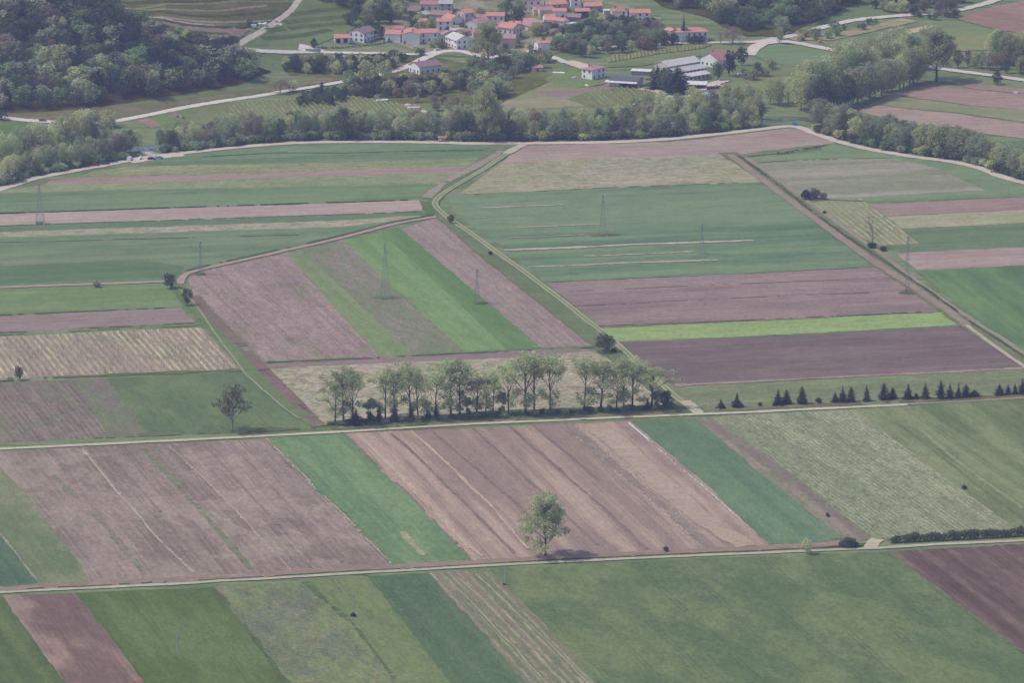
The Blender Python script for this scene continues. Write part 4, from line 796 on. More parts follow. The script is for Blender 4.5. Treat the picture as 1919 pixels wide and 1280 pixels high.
region([(1470,72),(1560,56),(1640,42),(1660,46),(1560,72),(1480,82)], 20, 8, 'garden', (10, 18), ['wood', 'olive', 'green'], 'roadside_tree', '%s small tree between the two roads right of the fork', 'small trees between the two roads')
region([(1720,30),(1790,26),(1800,34),(1740,42)], 16, 8, 'garden', (10, 16), ['wood', 'brown'], 'roadside_tree', '%s bush-like tree by the sandy wedge plot', 'bush-like trees by the sandy wedge plot')
region([(1380,140),(1450,124),(1462,134),(1400,160)], 18, 9, 'garden', (12, 20), ['wood', 'brown', 'olive'], 'orchard_tree', '%s small tree on the meadow right of the farm', 'small trees right of the farm')
region([(930,30),(975,20),(980,42),(960,48)], 16, 9, 'garden', (22, 30), ['green', 'wood'], 'garden_tree', '%s tree in the middle of the village', 'trees in the middle of the village')
region([(740,60),(800,28),(900,22),(960,36),(1060,60),(1060,90),(960,110),(880,80),(800,90)], 40, 12, 'garden', (9, 15), ['green', 'wood', 'olive', 'brown'], 'garden_tree', '%s low garden tree standing among the village houses', 'garden trees among the village houses')
S = [('garden',690,166,52,50,'olive','big olive tree right of the bright green tree by the foot road'),('garden',656,172,40,26,'green','bright green rounded tree overhanging the foot road'),('garden',722,150,38,30,'olive','olive tree beside the foot road near the lower village house'),
 ('spruce',603,180,32,15,'dark','pointed dark conifer beside the foot road'),('lone',915,132,76,58,'olive','very large olive grey tree in front of the pink house'),('garden',1005,66,26,34,'olive','wide olive tree between the cream house and the dark shed'),('garden',1112,38,22,22,'olive','olive tree in front of the brown roofed barn in the upper village'),
 ('spruce',1281,78,58,17,'dark','very tall dark conifer in front of the long orange roofed house'),('garden',1262,84,22,22,'dark','dark tree left of the long orange roofed house'),('garden',1298,80,14,30,'wood','low clipped bushes before the long orange roofed house'),('garden',1312,80,13,24,'dark','bushes at the right foot of the long orange roofed house'),
 ('bare',1351,82,27,36,'brown','left one of two brown bare trees by the village road'),('bare',1373,82,28,34,'brown','right one of two brown bare trees by the village road'),('garden',1461,82,32,18,'olive','small round lone tree at the road fork'),
 ('spruce',1232,166,48,46,'dark','dark conifer at the left end of the farm'),('garden',1247,172,44,34,'wood','rounded green tree between the two farm conifers'),('spruce',1270,174,54,52,'dark','largest dark conifer in front of the farm sheds'),('garden',1258,176,26,30,'dark','dark low tree at the foot of the farm conifers'),
 ('garden',1345,150,34,24,'wood','dark green tree in front of the red roofed farmhouse'),('garden',1367,142,46,26,'dark','tall dark round tree beside the red roofed farmhouse'),('garden',1390,122,34,22,'dark','dark tree right behind the red roofed farmhouse'),('garden',1413,150,20,26,'olive','olive bush right of the dark farm trees'),
 ('garden',1346,189,12,12,'dark','left small round bush below the blue tarp'),('garden',1362,183,10,10,'dark','right small round bush below the blue tarp'),('garden',588,90,18,14,'dark','dark small tree left of the terrace house'),('garden',712,72,26,24,'dark','dark tree at the right side of the terrace house'),
 ('garden',655,46,24,30,'wood','dark tree above the terrace house'),('garden',690,50,20,28,'wood','low dark tree behind the terrace house roof'),('garden',1212,60,28,16,'dark','narrow dark tree before the upper right house'),('garden',1175,34,18,14,'dark','dark tree between the two upper right houses'),
 ('bare',525,175,24,34,'brown','thin brown tree above the foot road'),('garden',548,172,22,26,'olive','thin olive tree above the foot road'),('garden',2,224,18,26,'dark','round dark tree at the left end of the foot road'),('garden',190,238,30,60,'olive','wide olive tree partly covering the foot road'),
 ('garden',440,90,22,16,'wood','pointed green tree at the fork of the uphill road'),('garden',467,48,12,12,'wood','small bush above the junk heap on the uphill road'),('garden',788,104,14,20,'wood','garden bush before the big white walled house'),('garden',828,90,11,24,'wood','garden bush beside the village street bend'),('garden',938,40,22,22,'green','light tree behind the tall white village house')]
for k, x, y, h, w_, lf, lb in S: put_tree('conifer_tree' if k == 'spruce' else 'single_tree', k, x, y, h, w_, lf, lb, 'tree', parts=h > 40)
# ---------------- buildings ----------------
def roofmat(name, c, wave=True):
    m, t, b = newmat(name); b.inputs['Roughness'].default_value = .85
    tc = t.nodes.new('ShaderNodeTexCoord'); P = tc.outputs['Object']
    n = noi(t, P, .8, 4, .7); n2 = noi(t, vscale(t, P, (3, 3, 3)), 1, 2, .6)
    f = math_(t, 'ADD', math_(t, 'MULTIPLY', n, .7), math_(t, 'MULTIPLY', n2, .3))
    base = mixc(t, ramp(t, f, .36, .64), tuple(v * .78 for v in c), tuple(min(.85, v * 1.15) for v in c))
    if wave:
        w_ = t.nodes.new('ShaderNodeTexWave'); w_.inputs['Scale'].default_value = 1.1; t.links.new(P, w_.inputs['Vector'])
        base = mixc(t, math_(t, 'MULTIPLY', w_.outputs[1], .22), base, tuple(v * .6 for v in c))
    t.links.new(base, b.inputs['Base Color']); return m
RM = {k: roofmat('roof_tile_' + k, c, k not in ('white', 'slate')) for k, c in dict(orange=(.64, .30, .225), red=(.50, .23, .20), pink=(.50, .27, .28), mauve=(.32, .20, .21), brown=(.36, .24, .21), grey=(.52, .49, .47), slate=(.13, .13, .16), white=(.70, .68, .64), cream=(.64, .60, .56), darkred=(.28, .12, .14)).items()}
WM = {k: plain('plaster_' + k, c, .9, .08, .5) for k, c in dict(white=(.90, .87, .86), cream=(.76, .68, .60), grey=(.55, .52, .52), pink=(.66, .46, .40), stone=(.34, .31, .29), dark=(.10, .09, .09), tan=(.64, .57, .50), wood=(.13, .09, .075)).items()}
GLASS = plain('window_glass', (.035, .04, .055), .2, spec=.5); FRAME = plain('window_frame', (.45, .42, .40), .7); DOORM = plain('door_wood', (.12, .08, .06), .7); DARK = plain('opening_shade_dark_door', (.03, .03, .035), .9); CHIM = plain('chimney_brick', (.38, .20, .16), .9, .2)  # DARK: shade inside openings put into the colour; also the dark garage doors
METAL = plain('galvanised_steel', (.32, .32, .35), .55, .1, 2, .4); TIN = plain('sheet_metal', (.62, .60, .58), .5, .1, 1, .4); CONC = plain('concrete', (.45, .43, .41), .9, .1, 1)
def win_mesh(w_, h, key={}):
    if (w_, h) not in key:
        mb = MB(); t = .12
        mb.box(-w_/2 - t, w_/2 + t, -.07, .0, -t, 0, 1).box(-w_/2 - t, w_/2 + t, -.07, .0, h, h + t, 1).box(-w_/2 - t, -w_/2, -.07, .0, 0, h, 1).box(w_/2, w_/2 + t, -.07, .0, 0, h, 1)
        mb.box(-w_/2, w_/2, -.03, .0, 0, h, 0).box(-.03, .03, -.06, -.03, 0, h, 1)
        key[(w_, h)] = mb.mesh('window', [GLASS, FRAME])
    return key[(w_, h)]
def gable_walls(x0, x1, y0, y1, H, rise, ridge, z0=-2.0):
    mb = MB()
    if ridge == 'x':    # ridge parallel to the facade: gables at x ends
        ym = (y0 + y1) / 2
        prof = [(y0, z0), (y1, z0), (y1, H), (ym, H + rise), (y0, H)]
        vs = [(x0, y, z) for y, z in prof] + [(x1, y, z) for y, z in prof]
    else:
        xm = (x0 + x1) / 2
        prof = [(x0, z0), (x1, z0), (x1, H), (xm, H + rise), (x0, H)]
        vs = [(x, y0, z) for x, z in prof] + [(x, y1, z) for x, z in prof]
    n = 5; fs = [tuple(range(n)), tuple(range(n, 2 * n))[::-1]] + [(k, n + k, n + (k + 1) % n, (k + 1) % n) for k in range(n)]
    return mb.add(vs, fs)
def gable_roof(x0, x1, y0, y1, H, rise, ridge, ov=.5, th=.22):
    mb = MB()
    def prof(a, b):
        m = (a + b) / 2; sl = rise / (m - a); lo = H - ov * sl + .04
        return [(a - ov, lo), (m, H + rise + .04), (b + ov, lo), (b + ov, lo + th), (m, H + rise + .04 + th), (a - ov, lo + th)]
    if ridge == 'y': return mb.prism(prof(x0, x1), y0 - ov * .7, y1 + ov * .7)
    p = prof(y0, y1); n = 6
    vs = [(x0 - ov * .7, y, z) for y, z in p] + [(x1 + ov * .7, y, z) for y, z in p]
    fs = [(0, 1, 4, 5), (1, 2, 3, 4), (6, 11, 10, 7), (7, 10, 9, 8), (0, 6, 7, 1), (1, 7, 8, 2), (5, 4, 10, 11), (4, 3, 9, 10), (0, 5, 11, 6), (2, 8, 9, 3)]
    return mb.add(vs, fs)
def hip_roof(x0, x1, y0, y1, H, rise, ov=.5):
    mb = MB(); x0 -= ov; x1 += ov; y0 -= ov; y1 += ov; h = (y1 - y0) / 2
    if x1 - x0 > y1 - y0: r = [(x0 + h, (y0 + y1) / 2, H + rise), (x1 - h, (y0 + y1) / 2, H + rise)]
    else: h = (x1 - x0) / 2; r = [((x0 + x1) / 2, y0 + h, H + rise), ((x0 + x1) / 2, y1 - h, H + rise)]
    b = [(x0, y0, H), (x1, y0, H), (x1, y1, H), (x0, y1, H)]; b2 = [(x, y, z - .2) for x, y, z in b]
    vs = b + r + b2
    f = [(0, 1, 5, 4), (1, 2, 5), (2, 3, 4, 5), (3, 0, 4)] if x1 - x0 > y1 - y0 else [(0, 1, 4), (1, 2, 5, 4), (2, 3, 5), (3, 0, 4, 5)]
    return mb.add(vs, f + [(0, 6, 7, 1), (1, 7, 8, 2), (2, 8, 9, 3), (3, 9, 6, 0), (6, 9, 8, 7)])
def house(px, py, phi, L, W, H, ridge, roof, wall, label, pitch=22, win=True, chim=1, door=True, hip=False, name='house', cat='house', sides='fl', wy=None, group=None):
    """near lower corner at a photo pixel; the facade L runs at phi degrees to the right and back, W runs to the left and back"""
    p = at(px, py); r = empty(name, p, R(phi)); rise = math.tan(R(pitch)) * (W if ridge == 'x' else L) / 2
    (MB().box(0, L, 0, W, -2, H - .02) if hip else gable_walls(0, L, 0, W, H, rise, ridge)).build('wall', WM[wall], r)
    rf = (hip_roof(0, L, 0, W, H, rise) if hip else gable_roof(0, L, 0, W, H, rise, ridge)).build('roof', RM[roof], r)
    for k in range(chim):
        fx, fy = (.25 + .5 * k, .5) if ridge == 'x' else (.5, .3 + .45 * k)
        cx, cy = L * fx, W * fy + (.9 if ridge == 'x' else 0); cx += 0 if ridge == 'x' else .9
        MB().box(cx - .35, cx + .35, cy - .3, cy + .3, H + rise * .3, H + rise + .9).box(cx - .45, cx + .45, cy - .4, cy + .4, H + rise + .9, H + rise + 1.02).build('chimney', CHIM, rf)
    if win:
        fl = max(1, int(H / 2.6)); rs = random.Random(int(px * 7 + py))
        wm = win_mesh(1.0, 1.35)
        faces = {'f': (L, lambda u: (u, 0, 0), 0), 'l': (W, lambda u: (0, u, 0), -90), 'r': (W, lambda u: (L, u, 0), 90)}
        for sd_ in sides + ('r' if 'r' not in sides else ''):
            ln, fn, a = faces[sd_]; n = max(1, int(ln / 3.1))
            for j in range(fl):
                for i in range(n):
                    if rs.random() < .18 or (j == 0 and i == 0 and sd_ == 'f' and door): continue
                    u = ln * (i + .5) / n; q = fn(u); o = mobj('window', wm, r, (q[0] - (.005 if a == -90 else 0) + (.005 if a == 90 else 0), q[1] - (.005 if a == 0 else 0), .95 + j * H / fl * .98)); o.rotation_euler = (0, 0, R(a))
    if door:
        n = max(1, int(L / 3.1)); u = L * .5 / n
        d = MB().box(u - .5, u + .5, -.06, -.004, -.4, 2.1).build('door', DOORM, r); MB().box(u + .34, u + .40, -.12, -.06, .95, 1.1).build('handle', METAL, d)
    return tag(r, label, cat, group)
H_ = house; GV = None
H_(682,80,60,13.5,10.5,5.6,'x','mauve','white','two storey terrace house with reddish roof on the left of the village', sides='fl', chim=1)
g = H_(627,79,5,9,7,2.7,'x','orange','white','low orange roofed garage left of the terrace house', win=False, chim=0, door=False, name='garage', cat='garage')
for x in (2.2, 6.4): MB().box(x - 1.2, x + 1.2, -.06, -.004, -.3, 2.2).build('garage_door', DARK, g)
H_(753,82,-4,10.5,14,5.8,'y','orange','white','big white house with blank gable wall at the left of the village street', pitch=16, win=False, chim=1)
H_(722,77,-10,9,8,4.6,'x','orange','white','long white wing with orange roof left of the blank gable house', chim=1)
H_(788,80,8,10.5,8,6,'x','orange','white','white house with long orange roof behind the blank gable', chim=1)
H_(801,79,18,5,8,4.3,'y','brown','cream','narrow cream gabled house by the village street', pitch=30, chim=0)
H_(820,79,20,5.5,6,3.4,'y','cream','cream','small cream gabled annex beside the narrow cream house', chim=0)
H_(855.5,93,28,10.8,14,5.6,'y','cream','white','large white gabled house with pale roof on the village street', pitch=24, chim=0)
H_(895,60,42,11.5,11,4.6,'x','pink','grey','grey stone house with crimson roof in the middle of the village', chim=0)
H_(912,48,-2,10.5,8,6.2,'x','orange','white','tall white house with orange roof behind the crimson roof', pitch=18, chim=2)
H_(893,46,0,5.6,6,4.6,'x','red','white','small white house with red roof left of the tall white house', chim=0)
H_(871,44,35,7,8,6.4,'x','orange','grey','grey gabled house with bright orange roof high in the village', chim=1)
H_(961,76,59,10.7,10.4,7.4,'y','orange','cream','cream three storey house with orange roof in the village centre', sides='fl', chim=1)
H_(936,90,-6,9.2,8,6,'x','pink','pink','pink windowless house in front of the cream three storey house', win=False, chim=1)
H_(915,70,0,6.5,6,5.2,'x','pink','pink','small pink roofed wing left of the cream three storey house', chim=0)
H_(887,84,8,5,6,7.5,'x','orange','pink','tall narrow pinkish house right of the large white gabled house', chim=0)
H_(1008,96,20,7.5,6,4.8,'x','orange','white','white cube house with small orange roof on the village street', pitch=14, chim=0, sides='l')
H_(1003,62,40,14.5,12,3.8,'y','pink','tan','long low barn with pale pink roof right of the cream house', pitch=20, chim=1, name='barn', cat='barn')
H_(984,50,15,7,6,3.4,'x','orange','tan','small orange roofed house left of the pale pink barn', chim=1)
H_(979,20,0,11.5,9,6.6,'x','red','white','white house with dark windows at the top edge of the village', chim=1)
H_(1000,29,10,5.5,6,3.6,'x','orange','cream','tiny orange roofed house below the white top edge house', chim=0)
H_(1012,33,15,9,7,4.6,'x','pink','tan','house with raspberry coloured roof in the upper cluster', chim=1)
H_(1034,24,20,10,9,5.2,'x','orange','tan','broad orange roofed house high in the upper cluster', chim=1)
H_(1036,34,0,8,6,4.4,'x','orange','white','orange roofed house wedged in the middle of the upper cluster', chim=0)
H_(1057,54,64,6.5,13,4.8,'y','orange','white','long white house descending at the front of the upper cluster', pitch=20, chim=1)
H_(1070,21,5,6,7,8.5,'y','orange','white','tall white tower like house right of the upper cluster', chim=0)
H_(1062,55,10,6.5,5,3.4,'x','white','white','small white house with flat pale roof at the edge of the village', pitch=6, chim=0, door=False)
H_(1064,44,-10,7.5,7,4.2,'x','brown','stone','brown roofed barn behind the small flat roofed house', win=False, chim=0, name='barn', cat='barn')
H_(1095,24,10,11,8,4.2,'x','orange','stone','stone barn with wide orange roof above the dim yard', chim=0, name='barn', cat='barn')
H_(1079,36,8,8.5,6,5,'x','orange','dark','dark walled shed with orange roof below the stone barn', win=False, chim=0, name='shed', cat='shed')
H_(1148,37,8,9,8,5.2,'x','red','white','white house with red hipped roof at the upper right', hip=True, chim=1)
H_(1181,40,4,12,8,5.2,'x','orange','white','white house with long bright orange roof at the upper right', chim=1)
H_(1132,28,10,5,4,2.8,'x','white','grey','small pale roofed pavilion left of the red hipped roof', win=False, chim=0, door=False, name='pavilion', cat='shed', pitch=8)
H_(1036,69,30,8,7,2.8,'x','darkred','wood','dark wooden shed with dark red roof in the village trees', win=False, chim=0, name='shed', cat='shed')
H_(1266,80,10,19.5,9,6.4,'x','orange','white','long white house with bright orange roof by the upper road', chim=2, hip=True)
H_(1257,79,30,5,7,6.8,'y','orange','cream','narrow tan gabled end beside the long white house', chim=1)
H_(1109.7,150,50,12,7.7,6,'x','pink','white','isolated white two storey cube house with pale red roof', hip=True, pitch=18, chim=1)
H_(786.5,140,35,15,11,4.4,'x','mauve','white','lower village house with white gable and maroon roof', chim=1)
H_(998,135,10,6,4.5,2.6,'x','pink','tan','small shed with pinkish roof below the village street', win=False, chim=0, name='shed', cat='shed')
H_(788,20,-3,11,7,4.2,'x','red','cream','long low house with red roof at the top left of the village', chim=0)
H_(823,22,-3,8,8,5.2,'x','grey','grey','house with pale grey roof joined to the red roofed house', pitch=24, chim=0)
H_(763,28,-12,7.5,9,3,'x','mauve','stone','stone barn with mauve roof at the upper left of the village', win=False, chim=0, name='barn', cat='barn')
H_(789,38,48,8,7,3.2,'x','grey','tan','low house with pale grey roof at the upper left', chim=0)
H_(806,38,-14,12.5,9,3.8,'x','brown','grey','grey barn with wide brown roof in the upper left cluster', chim=0, name='barn', cat='barn')
H_(845,47,38,9,9,3.6,'y','orange','white','white gabled house with orange roof in the upper left cluster', chim=0)
H_(819,56,4,8.6,7,5.2,'x','orange','white','white two storey house with orange roof above the long orange roof', chim=1)
H_(785,50,8,5,6,3.4,'x','orange','cream','small orange roofed house half hidden by garden trees', chim=0)
H_(868,68,40,5.5,6,2.8,'x','red','tan','small low house with red roof behind the large white gabled house', win=False, chim=0)
H_(1346,128,45,13,14,4.6,'x','red','white','white gabled farmhouse with red tiled roof beside dark trees', pitch=28, chim=1)
H_(1024,21,12,6,6,4.6,'x','orange','white','small orange roofed house left of the broad orange roof at the top', chim=0)
H_(1050,13,10,8,7,4.4,'x','orange','cream','house at the top edge between broad orange roof and tall white tower', chim=1)
H_(1022,43,14,6.5,6,3.6,'x','orange','white','low house with flat orange roof right of the pale pink barn', chim=0)
H_(843,64,-8,8,5,2.6,'x','grey','stone','low grey roofed outbuilding above the large white gabled house', chim=0, win=False, name='shed', cat='shed')
H_(832,73,15,6,5,3.2,'y','pink','cream','pinkish roofed annex between cream houses on the village street', chim=0)
H_(932,36,4,9,5,2.8,'x','cream','white','low pale building behind the tall white house', chim=0, name='shed', cat='shed')
H_(927,60,20,6,6,4.2,'x','red','stone','red roofed house between the crimson roof and the cream three storey house', chim=0)
H_(955,56,8,7,6,3.6,'x','orange','cream','orange roofed house above the cream three storey house', chim=1)
H_(1038,54,40,8,6,3.0,'x','brown','stone','brown roofed lean-to beside the dark wooden shed', chim=0, win=False, name='shed', cat='shed')
H_(740,66,-12,5,6,4.2,'x','red','white','small red roofed wing behind the long white wing', chim=0)
# farm shed with pale canopy
r = empty('farm_shed', at(1196,164), R(72))
gable_walls(0, 10, 0, 17, 3.6, 1.5, 'y').build('wall', WM['grey'], r)
gable_roof(0, 10, 0, 17, 3.6, 1.5, 'y').build('roof', RM['slate'], r)
MB().add([(-3.2, .2, 2.7), (.3, .2, 3.3), (.3, 19, 3.3), (-3.2, 19, 2.7), (-3.2, .2, 2.82), (.3, .2, 3.42), (.3, 19, 3.42), (-3.2, 19, 2.82)], [(0,3,2,1),(4,5,6,7),(0,1,5,4),(1,2,6,5),(2,3,7,6),(3,0,4,7)]).build('canopy', RM['white'], r)
for y in (.6, 5, 10, 15, 18.6): MB().box(-3.1, -2.95, y, y + .15, -1, 2.7).build('post', METAL, r)
MB().box(-.08, -.006, .8, 11, -.3, 2.9).build('front_shade_panel', DARK, r); MB().box(-.10, -.006, 11.5, 16, -.3, 2.5).build('sliding_door', WM['white'], r)  # near-black panel on the closed wall paints the shade inside the open front
tag(r, 'long dark roofed farm shed with a pale canopy along its open front', 'shed')
# stepped barn: three roofs
r = empty('stepped_barn', at(1282,155), R(40)); L = 22
MB().box(0, L - 2, 0, 6, -2, 3.0).build('wall', WM['tan'], r); MB().box(0, L, 6, 13, -2, 5.0).build('wall', WM['tan'], r); gable_walls(-1, L + 2, 13, 24, 7.6, 2.2, 'x').build('wall', WM['tan'], r)
def slab(x0, x1, y0, y1, z0, z1, t=.2): return MB().add([(x0, y0, z0), (x1, y0, z0), (x1, y1, z1), (x0, y1, z1), (x0, y0, z0 + t), (x1, y0, z0 + t), (x1, y1, z1 + t), (x0, y1, z1 + t)], [(0,3,2,1),(4,5,6,7),(0,1,5,4),(1,2,6,5),(2,3,7,6),(3,0,4,7)])
slab(-.5, L - 1.6, -.6, 5.97, 2.95, 4.1).build('roof', RM['cream'], r); slab(-.5, L + .5, 5.5, 12.97, 5.05, 6.6).build('roof', RM['grey'], r); gable_roof(-1, L + 2, 13, 24, 7.6, 2.2, 'x').build('roof', RM['cream'], r)
for i in range(7): MB().box(1.5 + i * 2.8, 3.2 + i * 2.8, 5.93, 5.996, 4.25, 4.85).build('window', GLASS, r)
for i in range(6): MB().box(1.5 + i * 3.1, 3.0 + i * 3.1, -.05, -.004, 1.2, 2.3).build('window', GLASS, r)
tag(r, 'large farm barn with three stepped pale roofs behind dark conifers', 'barn')
r = empty('open_shed', at(1286,166), R(-8)); MB().box(0, .2, 0, 6, -1, 3).build('wall', WM['white'], r); MB().box(.2, 11, 5.8, 6, -1, 2.9).build('wall', WM['stone'], r); slab(-.3, 11.5, -1.2, 6.3, 2.6, 3.3).build('roof', RM['white'], r)
for x in (5, 10.9): MB().box(x, x + .15, -.9, -.75, -1, 2.65).build('post', METAL, r)
tag(r, 'open white roofed shed in front of the stepped barn', 'shed')
r = empty('low_shed', at(1183,140), R(-14)); MB().box(0, 11, 0, 4, -1, 2.4).build('wall', WM['stone'], r); slab(-.4, 11.4, -.5, 4.4, 2.4, 2.9).build('roof', RM['white'], r); tag(r, 'low shed with bright roof between the dark roofed shed and the conifers', 'shed')
r = empty('stone_wall', at(572,96), 0); MB().box(0, 9, 0, .5, -2, 1.6).build('wall', CONC, r); tag(r, 'pale retaining wall by the ramp left of the terrace house', 'wall')
r = empty('hut', at(822,266), R(4)); MB().box(0, 4, 0, 3, -.5, 2.1).build('wall', plain('reddish_boards', (.42, .24, .22), .9, .2, 2), r); slab(-.3, 4.3, -.4, 3.3, 2.1, 2.5).build('roof', RM['brown'], r); MB().box(.4, 1.3, -.06, -.004, .9, 1.7).build('window', WM['white'], r); tag(r, 'small reddish hut under the riverside trees by the road', 'hut')

# ---------------- pylons and poles ----------------
def pylon(px, py, hpx, base, arm, label, pale=False, rz=0):
    p = at(px, py); Hh = hpx / ppm(p); r = empty('pylon', p, R(rz)); T = .42
    def cor(f):
        w_ = base * (1 - f) ** 1.15 + T * .9 * f
        return [Vector((sx * w_ / 2, sy * w_ / 2, Hh * f)) for sx, sy in ((-1, -1), (1, -1), (1, 1), (-1, 1))]
    lv = [0, .1, .2, .3, .39, .48, .56, .64, .71, .78, .84, .9, .95, 1]
    for k in range(4):
        mb = MB()
        for a, b in zip(lv, lv[1:]): mb.tube(cor(a)[k], cor(b)[k], .075, .07, 4, 0, False)
        mb.build('leg', METAL, r)
    mb = MB()
    for i, (a, b) in enumerate(zip(lv, lv[1:])):
        A, B = cor(a), cor(b)
        for k in range(4):
            j = (k + 1) % 4
            mb.tube(A[k], B[j], .04, .04, 3, 0, False).tube(A[j], B[k], .04, .04, 3, 0, False).tube(B[k], B[j], .04, .04, 3, 0, False)
    mb.build('bracing', METAL, r)
    for z, s in ((.95, 1), (.88, -1), (.80, 1)) if not pale else ((.97, 1), (.97, -1), (.76, 1), (.76, -1)):
        mb = MB(); zz = Hh * z; tip = Vector((s * arm, 0, zz + (.9 if pale else .1))); 
        for y in (-.25, .25): mb.tube((s * .2, y, zz - .35), tip, .05, .04, 3, 0, False).tube((s * .2, y, zz + .35), tip, .05, .04, 3, 0, False)
        a = mb.build('crossarm', TIN if pale else METAL, r)
        MB().tube(tip, tip - Vector((0, 0, 1.2)), .09, .09, 6).build('insulator', TIN, a)
    for k in range(4):
        c = cor(0)[k]; MB().box(c.x - .35, c.x + .35, c.y - .35, c.y + .35, -.4, .25).build('footing', CONC, r)
    return tag(r, label, 'pylon', 'lattice power pylons')
pylon(75,419,76,4.4,2.0,'lattice pylon standing at the far left on the edge of the pink strip')
pylon(376,514,64,1.8,1.2,'slim grey lattice pylon near the dark round tree')
pylon(722,558,108,4.6,2.2,'tallest lattice pylon beside the bright green stripe')
pylon(894,569,67,2.6,1.2,'tapered dark lattice pylon on the darker green stripe')
pylon(1130,441,79,3.8,1.4,'lattice pylon with pale V shaped arms in the large dark green field', True)
pylon(1315,477,60,3.0,2.2,'lattice pylon with bright cross arms right in the large dark green field')
pylon(1700,547,110,2.2,1.2,'tall slim lattice pylon beside the slanting field path')
def pole(px, py, hpx, label):
    p = at(px, py); h = hpx / ppm(p); r = empty('power_pole', p, R(rnd.uniform(-20, 20)))
    MB().tube((0, 0, -.5), (0, 0, h), .17, .11, 8).build('pole', CONC, r)
    MB().box(-.9, .9, -.06, .06, h - .7, h - .56).build('crossbar', METAL, r)
    for x in (-.8, 0, .8): MB().tube((x, 0, h - .56 if x else h), (x, 0, h - .2 if x else h + .3), .07, .05, 6).build('insulator', TIN, r)
    return tag(r, label, 'pole', 'small power poles')
for a in [(662,1154,42,'thin concrete pole on the weedy field at the bottom'), (946,1096,36,'thin concrete pole just below the lower track'), (1248,1034,38,'thin pole with a bush at its foot above the lower track'), (1551,968,52,'thin pole in the grassy strip beside the pale crop field'), (332,1222,42,'faint pole on the even green field at the bottom left'),
          (1807,915,20,'short faint pole in the far right green field'), (1330,768,18,'short pole at the mouth of the farm track'), (1290,800,30,'faint pole below the middle crossing')][:7]: pole(*a)

# ---------------- vehicles and small things ----------------
def paint(name, c): return plain(name, c, .35, spec=.5)
CARS = {k: paint('car_paint_' + k, c) for k, c in dict(white=(.75, .75, .75), black=(.03, .03, .035), red=(.32, .05, .06), blue=(.05, .09, .22), silver=(.45, .46, .48), sky=(.38, .50, .60), bright=(.06, .22, .62), grey=(.18, .19, .20)).items()}
TYRE = plain('tyre_rubber', (.025, .025, .025), .9)
cproto = {}
def car(px, py, rz, col, label, van=False, group='parked cars'):
    L, W = (4.9, 1.95) if van else (4.3, 1.75); key = (van, col)
    p = at(px, py); r = empty('parked_van' if van else 'parked_car', p, R(rz))
    if key not in cproto:
        b = MB()
        pf = [(-L/2, .35), (L/2, .35), (L/2, .75), (L/2 - .9, .95), (L/2 - 1.5, 2.0), (-L/2 + .05, 2.05)] if van else [(-L/2, .32), (L/2, .32), (L/2, .72), (L/2 - .95, .92), (L/2 - 1.55, 1.42), (-L/2 + 1.0, 1.45), (-L/2 + .15, .98)]
        b.prism([(x, z) for x, z in pf], -W/2, W/2)
        g = MB(); z0, z1 = (1.15, 1.8) if van else (.98, 1.35)
        for s in (-1, 1): g.add([(-L/2 + 1.0, s * (W/2 + .012), z0), (L/2 - 1.35, s * (W/2 + .012), z0), (L/2 - 1.62, s * (W/2 + .012), z1), (-L/2 + 1.15, s * (W/2 + .012), z1)], [(0, 1, 2, 3)])
        xa, xb = (L/2 - .93, L/2 - 1.48) if van else (L/2 - 1.0, L/2 - 1.53); za, zb = (1.0, 1.95) if van else (.96, 1.40)
        g.add([(xa + .02, -W/2 + .1, za), (xa + .02, W/2 - .1, za), (xb + .02, W/2 - .1, zb), (xb + .02, -W/2 + .1, zb)], [(0, 1, 2, 3)])
        if not van: g.add([(-L/2 + .22, -W/2 + .1, 1.04), (-L/2 + .22, W/2 - .1, 1.04), (-L/2 + .94, W/2 - .1, 1.45), (-L/2 + .94, -W/2 + .1, 1.45)], [(0, 1, 2, 3)])
        w_ = MB().tube((0, -.1, 0), (0, .1, 0), .32, .32, 12).mesh('wheel', TYRE)
        cproto[key] = (b.mesh('body', CARS[col]), g.mesh('windows', GLASS), w_)
    bm_, gm, wm = cproto[key]
    mobj('body', bm_, r); mobj('windows', gm, r)
    for x in (-L/2 + .8, L/2 - .85):
        for y in (-W/2 + .08, W/2 - .08): mobj('wheel', wm, r, (x, y, .32))
    return tag(r, label, 'van' if van else 'car', group)
for a in [(179,311,14,'red','dark red car parked at the left on the river road verge'), (198,308,12,'blue','dark blue car parked beside the dark red car'), (284,299,8,'black','black car on the turning place by the bridge'), (298,297,20,'silver','silver car right of the black car by the bridge'),
          (806,84,-8,'white','white car on the street before the narrow cream house'), (779,90,12,'white','white car parked below the blank gable wall'), (820,94,40,'white','white car at the corner of the garden street bend'), (826,91,70,'grey','dark grey car standing behind the white car at the bend'),
          (957,101,4,'black','black car parked before the pink house'), (961,97,4,'silver','pale silver car behind the black car before the pink house'), (984,29,0,'white','white car in the yard below the top edge house'), (660,81,6,'sky','light blue car beside the terrace house'),
          (1309,161,0,'white','white vehicle in the yard below the stepped barn'), (861,26,-10,'white','white car between houses high in the village'), (1246,67,-30,'white','white car by the long orange roofed house'), (80,227,2,'grey','dark car on the road under the wooded slope'), (1478,62,40,'white','white car just right of the road fork')]: car(*a)
for a in [(1489,234,95,'bright','bright blue van in the trees at the river road bend'), (243,300,80,'white','white camper van under the riverside trees')]: car(*a, van=True, group=None)
